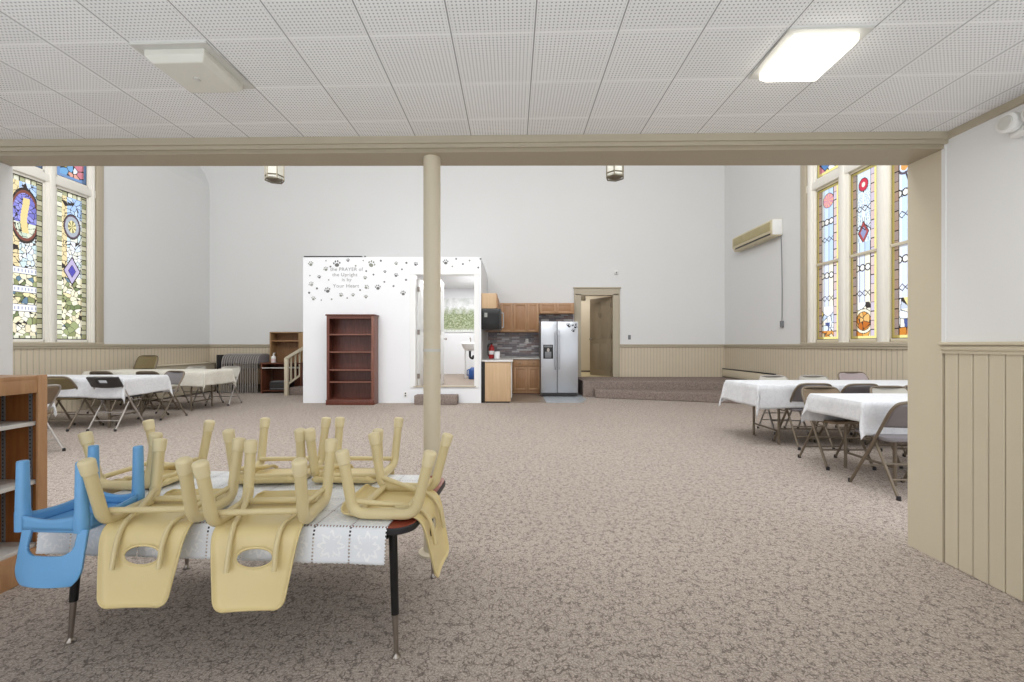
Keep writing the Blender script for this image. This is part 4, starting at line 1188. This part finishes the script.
def make_tan_chair(label, loc, rz):
    t = thing('school_chair', label, 'chair', loc, rz, group='tan school chairs upturned on the low table')
    bm, rim = shell_mesh()
    obj('seat_shell', bm, 'tan_plastic', t, thick=.006)
    obj('handle_rim', rim, 'tan_plastic', t)
    for s in (-1, 1):
        x = s*.158
        path = fillet([(x*1.04, -.168, .216), (x, -.118, .0235), (x, .122, .0235), (x*1.04, .156, .216)], .048, 8)
        bm = NB(); tube(bm, path, .0205, 18); sf = obj('side_frame', bm, 'tan_tube', t)
        for y0, y1 in ((-.168, -.118), (.156, .122)):
            top = Vector((x*1.04, y0, .216)); d = (top-Vector((x, y1, .0235))).normalized()
            A = d.to_track_quat('Z', 'Y').to_matrix().to_4x4()
            bm = NB(); lathe(bm, [(.0206, -.002), (.0235, .0), (.0238, .006), (.0256, .042), (.0246, .048), (.020, .0525), (.011, .055), (0, .0555)], top, 22, A)
            obj('leg_cap', bm, 'tan_cap', sf)
    bm = NB(); tube(bm, [(-.152, -.102, .060), (.152, -.102, .060)], .0115, 12); obj('rear_crossbar', bm, 'tan_tube', t)
    bm = NB(); tube(bm, [(-.152, .108, .028), (.152, .108, .028)], .0135, 12); obj('front_crossbar', bm, 'tan_tube', t)
    for s in (-1, 1):
        bm = NB()
        tube(bm, [(s*.152, .122, .070), (s*.118, .02, .048), (s*.092, -.055, .034)], .0105, 12); obj('seat_brace', bm, 'tan_tube', t)
        bm = NB()
        tube(bm, fillet([(s*.110, -.025, .030), (s*.084, -.125, .022), (s*.080, -.160, -.03), (s*.080, -.180, -.122)], .045, 6), .0088, 10); obj('back_brace', bm, 'tan_tube', t)
    return t
CZ = TZ+.004
tan0 = make_tan_chair('upturned tan chair hanging over the front edge beside the blue chair', (-1.340, 1.735, CZ), 2.5)
dup(tan0, 'upturned tan chair hanging over the middle of the front edge', (-.928, 1.715, CZ), 4.5)
dup(tan0, 'upturned tan chair hanging over the right end of the low table', (-.480, 1.845, CZ), 87)
dup(tan0, 'upturned tan chair on the far edge of the low table, nearer the column', (-.800, 2.270, CZ), 178)
dup(tan0, 'upturned tan chair in the middle of the far edge of the low table', (-1.190, 2.262, CZ), 183)
dup(tan0, 'upturned tan chair at the far left corner of the low table behind the blue chair', (-1.785, 2.19, CZ), -93)

# the blue toddler chair
def blue_chair():
    t = thing('toddler_chair', 'upturned sky blue plastic chair on the left end of the low table', 'chair', (-1.645, 1.70, CZ), -3)
    Y = .12
    for sx in (-1, 1):
        for sy in (-1, 1):
            X = .112 if sy < 0 else .097
            bm = NB(); c = (sx*X, sy*Y)
            def sq(h, z): return [(c[0]+px_*h/.5*.5, c[1]+py_*h/.5*.5, z) for px_, py_ in rrect(1, 1, .85, 5)]
            rings = [[bm.verts.new(p) for p in sq(h, z)] for h, z in ((.0205, .004), (.0205, .070), (.0192, .078), (.0162, .247), (.0152, .253), (.012, .255))]
            n = len(rings[0])
            for a, b in zip(rings, rings[1:]):
                for k in range(n): bm.faces.new((a[k], a[(k+1) % n], b[(k+1) % n], b[k]))
            bm.faces.new(rings[0][::-1]); bm.faces.new(rings[-1])
            obj('leg', bm, 'blue_plastic', t)
    # skirt rails joining the legs, arched
    for ax in (-1, 1):
        X = .112 if ax < 0 else .097
        bm = NB(); sheet(bm, lambda u, v: (-X+.015+(2*X-.03)*u, ax*(Y+.012), .012+(.05-.014*math.sin(u*PI))*v), 16, 3); obj('skirt_rail', bm, 'blue_plastic', t, thick=.008)
        bm = NB(); sheet(bm, lambda u, v: (ax*(.124-.017*u), -Y+.015+(2*Y-.03)*u, .012+(.05-.012*math.sin(u*PI))*v), 16, 3); obj('skirt_rail', bm, 'blue_plastic', t, thick=.008)
    bm = NB(); prism(bm, rrect(.122, .130, .03), .0, .014); obj('seat', bm, 'blue_plastic', t, bev=.004)
    # back with a wide opening next to the seat
    W = .122; T_ = .184
    def back(u, v):
        s = T_*v; q = -1+2*u
        w = W if s < .125 else W-.07*(1-math.sqrt(max(0, 1-((s-.125)/.0715)**2)))
        return (.026+q*w, -.130-.03*v-.018*(1-q*q)*min(1, s/.08), .016-s)
    def hole(u, v):
        s = T_*v; q = abs(-1+2*u)*W
        if s < .004 or s > .084: return False
        lim = .087 if s < .055 else .087-.05*(1-math.sqrt(max(0, 1-((s-.055)/.0295)**2)))
        return q < lim
    bm = NB(); sheet(bm, back, 80, 90, hole); obj('backrest', bm, 'blue_plastic', t, thick=.010)
    return t
blue_chair()

# ------------------------------------------------------------------ open bookshelf at the left edge
def open_shelf():
    t = thing('library_shelf', 'low brown open shelf unit with white shelves against the left wall', 'bookshelf', (-2.56, 1.83, 0))
    d, L, h = .28, .92, 1.025; xf = .14
    for s in (-1, 1):
        y = s*L/2
        bm = NB(); box(bm, -d/2, xf-.012, y-(.025 if s > 0 else 0), y+(.025 if s < 0 else 0), 0, h-.022); sp = obj('side_panel', bm, 'shelf_wood', t)
        bm = NB(); box(bm, xf-.012, xf+.003, y-(.045 if s > 0 else -.001), y+(.045 if s < 0 else .001), 0, h+.002, bev=.004); obj('edge_trim', bm, 'shelf_edge', t)
        for x in (-.055, .085):
            yy = y-s*.025
            bm = NB(); box(bm, x-.008, x+.008, min(yy, yy-s*.005), max(yy, yy-s*.005), .15, h-.08)
            obj('shelf_standard', bm, 'grey_metal', sp)
            bm = NB()
            for k in range(40): box(bm, x-.003, x+.003, min(yy-s*.0045, yy-s*.006), max(yy-s*.0045, yy-s*.006), .17+k*.02, .178+k*.02)
            obj('standard_slots', bm, 'black', sp)
    bm = NB(); box(bm, -d/2, -d/2+.01, -L/2+.02, L/2-.02, .05, h-.02); obj('back_panel', bm, 'shelf_wood', t)
    bm = NB(); box(bm, -d/2, xf, -L/2, L/2, h-.022, h, bev=.004); obj('top_panel', bm, 'shelf_edge', t)
    bm = NB(); box(bm, xf-.022, xf-.001, -L/2+.045, L/2-.045, h-.088, h-.02, bev=.003); tr = obj('top_rail', bm, 'shelf_edge', t)
    bm = NB(); box(bm, xf-.002, xf+.001, .135, .23, h-.066, h-.044, bev=.0004); obj('rail_label', bm, 'white_plastic', tr)['label'] = 'small white label strip'
    for z in (.79, .49, .168):
        bm = NB(); box(bm, -d/2+.012, xf-.016, -L/2+.028, L/2-.028, z-.02, z, bev=.002); obj('shelf', bm, 'shelf_white', t)
    bm = NB(); box(bm, xf-.024, xf-.004, -L/2+.03, L/2-.03, 0, .15, bev=.002); obj('kick_board', bm, 'shelf_edge', t)
    return t
open_shelf()

# ------------------------------------------------------------------ folding banquet tables and their cloths
def banquet_table(label, cx, cy, L=2.44, W=.72, first={}):
    if (L, W) in first: return dup(first[L, W], label, (cx, cy, 0))
    t = thing('folding_table', label, 'table', (cx, cy, 0), 0, group='folding tables under white cloths')
    bm = NB(); prism(bm, rrect(L/2, W/2, .03, 4), .688, .710); obj('tabletop', bm, 'brown_panel', t, bev=.004)
    bm = NB()
    for s in (-1, 1): box(bm, -L/2+.06, L/2-.06, s*(W/2-.05)-.012, s*(W/2-.05)+.012, .652, .688)
    obj('apron', bm, 'brown_frame', t)
    for s in (-1, 1):
        x = s*(L/2-.30)
        for sy in (-1, 1):
            bm = NB(); tube(bm, fillet([(x, sy*.20, .685), (x, sy*.20, .52), (x, sy*.27, .42), (x, sy*.27, .01)], .06), .0145, 10); obj('leg', bm, 'brown_frame', t)
        bm = NB(); tube(bm, [(x, -.27, .16), (x, .27, .16)], .011, 8); obj('crossbar', bm, 'brown_frame', t)
        bm = NB(); tube(bm, [(x, -.20, .55), (x, .20, .55)], .011, 8); obj('crossbar', bm, 'brown_frame', t)
        bm = NB(); tube(bm, [(x, 0, .55), (x-s*.38, 0, .68)], .009, 8); obj('fold_brace', bm, 'grey_metal', t)
    first[L, W] = t; return t
def cloth(label, cx, cy, L=2.44, W=.72, drop=.27, mat='cloth', seed=0, dropx=.27):
    rnd = random.Random(seed); ph = [rnd.uniform(0, 6) for _ in range(6)]
    a, b = L/2+.004, W/2+.004; nx, ny = 120, 54
    ex_, ey_ = L/2+dropx, W/2+drop
    def warp(t, half, inner, n):   # put a grid line right on the fold
        return -half+2*half*t
    xs = sorted(set([-ex_+2*ex_*i/nx for i in range(nx+1)]+[-a, a])); ys = sorted(set([-ey_+2*ey_*j/ny for j in range(ny+1)]+[-b, b]))
    def f(p, q):
        ex = max(abs(p)-a, 0); ey = max(abs(q)-b, 0); r = math.hypot(ex, ey)
        X = max(-a, min(a, p)); Y = max(-b, min(b, q)); z = .7125
        if r == 0: return (X, Y, z+.0006*math.sin(p*9+ph[0])*math.sin(q*8))
        sx = math.copysign(1, p); sy = math.copysign(1, q)
        nxv, nyv = sx*ex/r, sy*ey/r
        k = min(1, r/drop)
        out = .006+.012*math.sin(min(1, r/.04)*PI/2)+.012*k
        along = p if ey > ex else q
        rip = (.010*math.sin(along*7+ph[1])+.007*math.sin(along*17+ph[2]))*k
        corner = min(ex, ey)/drop
        flare = .055*corner
        # the loose corner gathers into one fold
        dx = out*nxv+nxv*rip+sx*flare*(.55+.45*math.sin(ph[3]))
        dy = out*nyv+nyv*rip+sy*flare*(.55+.45*math.cos(ph[3]))
        hang = math.sqrt(max(0, r*r-(flare*.75)**2))
        return (X+dx, Y+dy, z-hang+.01*math.sin(along*5+ph[4])*k*k)
    bm = NB(); g = [[bm.verts.new(f(p, q)) for q in ys] for p in xs]
    for i in range(len(xs)-1):
        for j in range(len(ys)-1): bm.faces.new((g[i][j], g[i+1][j], g[i+1][j+1], g[i][j+1]))
    o = obj('tablecloth', bm, mat, thick=.0015, off=1); o.location = (cx, cy, 0)
    o['group'] = 'white tablecloths'
    return tag(o, label, 'tablecloth', 'white cloths on the folding tables')
T5 = [('right, nearest the beige end board', 2.88+1.22, 3.925, .62, 1, 2.44), ('right, nearer the carpeted steps', 2.86+1.22, 5.48, .76, 2, 2.44),
      ('left, half hidden behind the brown shelf unit', -5.32-1.05, 4.68, .76, 3, 2.1), ('left with the black chair before it', -5.42-1.05, 6.52, .76, 4, 2.1), ('left, farthest one by the stacked folded chairs', -5.42-1.05, 8.12, .76, 5, 2.1)]
for k, (w, cx, cy, wd_, sd, ln) in enumerate(T5):
    banquet_table('folding table on the '+w, cx, cy, L=ln, W=wd_)
    cloth('white cloth over the table on the '+w, cx, cy, L=ln, W=wd_, seed=sd, mat='cloth' if sd != 5 else 'cloth_ivory', dropx=.17 if sd == 1 else .25)

# ------------------------------------------------------------------ metal folding chairs
def folding_chair(label, loc, rz, panel, frame, group, style='steel', hgt=.74, back=None):
    t = thing('folding_chair', label, 'chair', loc, rz, group)
    w = .205; k = hgt/.78
    def P(x, f): # point on the long front tube, f 0 at the foot, 1 at the top
        return (x, .22-.44*f, hgt*f)
    pts = [P(-w-.015, 0), P(-w, .5), P(-w+.005, .90), P(-w+.03, .985), P(-w+.09, 1.0), P(w-.09, 1.0), P(w-.03, .985), P(w-.005, .90), P(w, .5), P(w+.015, 0)]
    bm = NB(); tube(bm, fillet(pts, .05, 4), .0125, 10); obj('front_frame', bm, frame, t)
    for s in (-1, 1):
        bm = NB(); tube(bm, [(s*(w-.022), .015, .44), (s*(w-.016), -.24, .008)], .011, 10); obj('rear_leg', bm, frame, t)
        bm = NB(); tube(bm, [(s*(w-.022), .015, .44), (s*(w-.004), .03, .40), (s*(w-.004), .16, .405)], .006, 6); obj('hinge_link', bm, frame, t)
        for y, xx in ((.22, w+.015), (-.24, w-.016)):
            bm = NB(); lathe(bm, [(0, 0), (.015, 0), (.016, .006), (.014, .032), (.0125, .033)], (s*xx, y, 0), 12); obj('foot_cap', bm, 'black_rubber', t)
    bm = NB(); tube(bm, [(-w, .13, .17), (w, .13, .17)], .008, 8); obj('front_stretcher', bm, frame, t)
    bm = NB(); tube(bm, [(-w+.018, -.165, .135), (w-.018, -.165, .135)], .008, 8); tube(bm, [(-w+.02, -.10, .24), (w-.02, -.10, .24)], .008, 8); obj('rear_stretcher', bm, frame, t)
    bm = NB(); prism(bm, rrect(.188, .185, .05, 5), 0, .03 if style != 'pad' else .045); bm.transform(Matrix.Translation((0, .055, .425)) @ Matrix.Rotation(R(3), 4, 'X')); obj('seat', bm, panel, t, bev=.009)
    def bk(u, v):
        q = -1+2*u; f = .72+.265*v
        ww = w-.012-(.035*max(0, (v-.75)/.25)**2)
        p = P(q*ww, f); return (p[0], p[1]-.03*(1-q*q)+.004, p[2])
    bm = NB()
    if style == 'black':
        def bk2(u, v):
            q = -1+2*u; f = .82+.18*v-.02*(1-q*q)*(1-v); p = P(q*(w+.012), f); return (p[0], p[1]-.035*(1-q*q)-.004, p[2])
        sheet(bm, bk2, 20, 12, lambda u, v: abs(u-.5) < .13 and .45 < v < .72); b = obj('backrest', bm, panel, t, thick=.022)
    else:
        sheet(bm, bk, 18, 10); obj('backrest', bm, back or panel, t, thick=.012 if style != 'pad' else .035)
    return t
G1 = 'folding chairs at the right hand tables'; G2 = 'folding chairs at the left hand tables'
FC = folding_chair
FC('grey folding chair beside the beige end board, partly hidden by it', (3.13, 3.57, 0), -2, 'grey_panel', 'brown_frame', G1)
FC('brown folding chair facing the camera between the two right tables', (3.20, 4.37, 0), 180, 'brown_panel', 'brown_frame', G1)
g3 = FC('grey folding chair at the farther right table, closest to its left end', (3.42, 5.17, 0), -2, 'grey_panel', 'brown_frame', G1)
dup(g3, 'grey folding chair at the farther right table, second from its left end', (3.90, 5.12, 0), 2)
dup(g3, 'grey folding chair at the farther right table, next to the beige end board', (4.42, 5.0, 0), 4)
FC('pale folding chair behind the nearer right table next to the end board', (3.95, 4.42, 0), 178, 'pale_panel', 'brown_frame', G1)
p7 = FC('pale chair back showing behind the farther right table near its left end', (3.68, 6.0, 0), 180, 'pale_panel', 'silver_frame', G1, hgt=.745)
dup(p7, 'pale chair back in the middle behind the farther right table', (4.24, 6.0, 0), 178)
FC('mauve padded chair back behind the farther right table, tallest of the row', (4.82, 6.05, 0), 178, 'pink_panel', 'brown_frame', G1, style='pad', hgt=.79)
FC('black plastic folding chair with silver legs in front of the left tables', (-5.60, 6.24, 0), 0, 'dark_panel', 'silver_frame', G2, style='black')
FC('olive brown folding chair left of the black chair', (-6.24, 6.25, 0), -3, 'olive_panel', 'brown_frame', G2)
FC('brown folding chair beside the brown shelf unit at the nearest left table', (-5.22, 4.70, 0), 92, 'brown_panel', 'silver_frame', G2)
FC('grey folding chair at the right corner behind the black chair table', (-5.66, 7.14, 0), 168, 'grey_panel', 'brown_frame', G2)
d14 = FC('dark folding chair at the near side of the farthest left table, nearer the middle', (-6.30, 7.80, 0), 0, 'dark_brown_panel', 'brown_frame', G2, hgt=.72)
dup(d14, 'dark folding chair at the near side of the farthest left table, by the windows', (-7.1, 7.80, 0), 0)
p16 = FC('pale chair back behind the farthest left table at its right end', (-5.72, 8.75, 0), 180, 'pale_panel', 'silver_frame', G2, hgt=.74)
dup(p16, 'pale chair back behind the middle of the farthest left table', (-6.42, 8.75, 0), 180)
FC('tall olive padded chair against the left wainscot behind the farthest table', (-7.46, 8.85, 0), 186, 'olive_panel', 'brown_frame', G2, style='pad', hgt=.96)

# folded chairs standing in a row along the back wall
def folded():
    t = thing('folded_chair', 'brown grey folded metal chair in the upright row along the back wall', 'chair', (0, 0, 0), 0, 'folded chairs standing in a row')
    w = .215
    bm = NB(); tube(bm, fillet([(-w, 0, .01), (-w, 0, .78), (-w+.05, 0, .93), (0, 0, .965), (w-.05, 0, .93), (w, 0, .78), (w, 0, .01)], .09, 5), .0135, 8); obj('frame', bm, 'silver_frame', t)
    bm = NB(); prism(bm, rrect(.19, .19, .05, 4), -.012, .012); bm.transform(Matrix.Translation((0, -.015, .40)) @ Matrix.Rotation(R(90), 4, 'X')); obj('seat', bm, 'brown_panel', t)
    bm = NB(); sheet(bm, lambda u, v: ((-1+2*u)*(w-.012-.05*v*v), -.02*(1-(2*u-1)**2), .72+.22*v), 12, 6); obj('backrest', bm, 'grey_panel', t, thick=.012)
    bm = NB(); tube(bm, [(-w+.03, .02, .02), (-w+.03, .02, .6), ], .011, 8); tube(bm, [(w-.03, .02, .02), (w-.03, .02, .6)], .011, 8); tube(bm, [(-w+.03, .02, .2), (w-.03, .02, .2)], .008, 6); obj('rear_frame', bm, 'brown_frame', t)
    return t
f0 = folded(); n = 16
for i in range(n):
    x = -7.04+i*.0575; loc = (x, 10.98, 0)
    if i == 0: f0.location = loc; f0.rotation_euler = (0, 0, R(73))
    else: dup(f0, None, loc, 73+random.uniform(-1.5, 1.5))
t = thing('chair_rack', 'dark upright rack at the left end of the folded chair row', 'rack', (-7.16, 10.98, 0))
bm = NB(); prism(bm, rrect(.23, .012, .01, 3), .60, .94); bm.transform(Matrix.Rotation(R(74), 4, 'Z')); obj('end_panel', bm, 'dark_panel', t)
for s in (-1, 1):
    bm = NB(); tube(bm, [(s*.2*math.cos(R(74)), s*.2*math.sin(R(74)), 0), (s*.2*math.cos(R(74)), s*.2*math.sin(R(74)), .62)], .015, 8); obj('post', bm, 'black', t)

# ------------------------------------------------------------------ light
wd = bpy.data.worlds.new('sky'); S.world = wd; wd.use_nodes = True
nt = wd.node_tree; bg = nt.nodes['Background']
bg.inputs[0].default_value = rgb(246, 249, 255); bg.inputs[1].default_value = WORLD
def area(name, loc, rot, sx, sy, power, c=(1, 1, 1)):
    l = bpy.data.lights.new(name, 'AREA'); l.shape = 'RECTANGLE'; l.size = sx; l.size_y = sy; l.energy = power; l.color = c
    o = bpy.data.objects.new(name, l); C.objects.link(o); o.location = loc; o.rotation_euler = [R(a) for a in rot]; return o
for nm, x, yy, tw in (('nave_fill_left', -4.2, 3.9, 34), ('nave_fill_middle', -.9, 3.9, 0), ('nave_fill_right', 2.4, 3.9, -34)):  # unseen fill lamps added to brighten the far walls of the big room
    area(nm, (x, yy, 5.9), (46, 0, tw), 3.4, 3.4, NAVE*(1.22 if tw else 1), (.97, .985, 1))
pl = bpy.data.lights.new('lit_ceiling_lamp', 'AREA'); pl.shape = 'RECTANGLE'; pl.size = pl.size_y = .2; pl.energy = 5; pl.color = (1, .97, .9)
po = bpy.data.objects.new('lit_ceiling_lamp', pl); C.objects.link(po); po.location = (.082+3.5*.305, 1.72, 2.262)
area('washroom_fill', (-1.4, 11.0, 2.82), (0, 0, 0), 1.2, 1.8, 42)  # unseen fill lamp added to brighten the washroom
area('hall_fill', (2.2, 12.6, 2.85), (0, 0, 0), 1.0, 1.0, 13)  # unseen fill lamp added to brighten the hall behind the door
# added fill lamp behind the camera, standing in for light off the floor
area('floor_fill', (-.3, -.9, .04), (180+14, 0, 0), 5.0, 2.6, FLOOR_FILL, (.80, .91, 1))


# ------------------------------------------------------------------ camera
cam = bpy.data.cameras.new('camera'); co = bpy.data.objects.new('camera', cam); C.objects.link(co)
cam.sensor_width = 36; cam.lens = 440/1024*36; cam.shift_y = 4/1024
co.location = (0, 0, H); co.rotation_euler = (R(90), 0, 0)
cam.clip_start = .05; cam.clip_end = 100
S.camera = co
S.view_settings.view_transform = 'Standard'; S.view_settings.look = 'None'; S.view_settings.gamma = 1
S.view_settings.use_curve_mapping = False; S.view_settings.exposure = EXPO
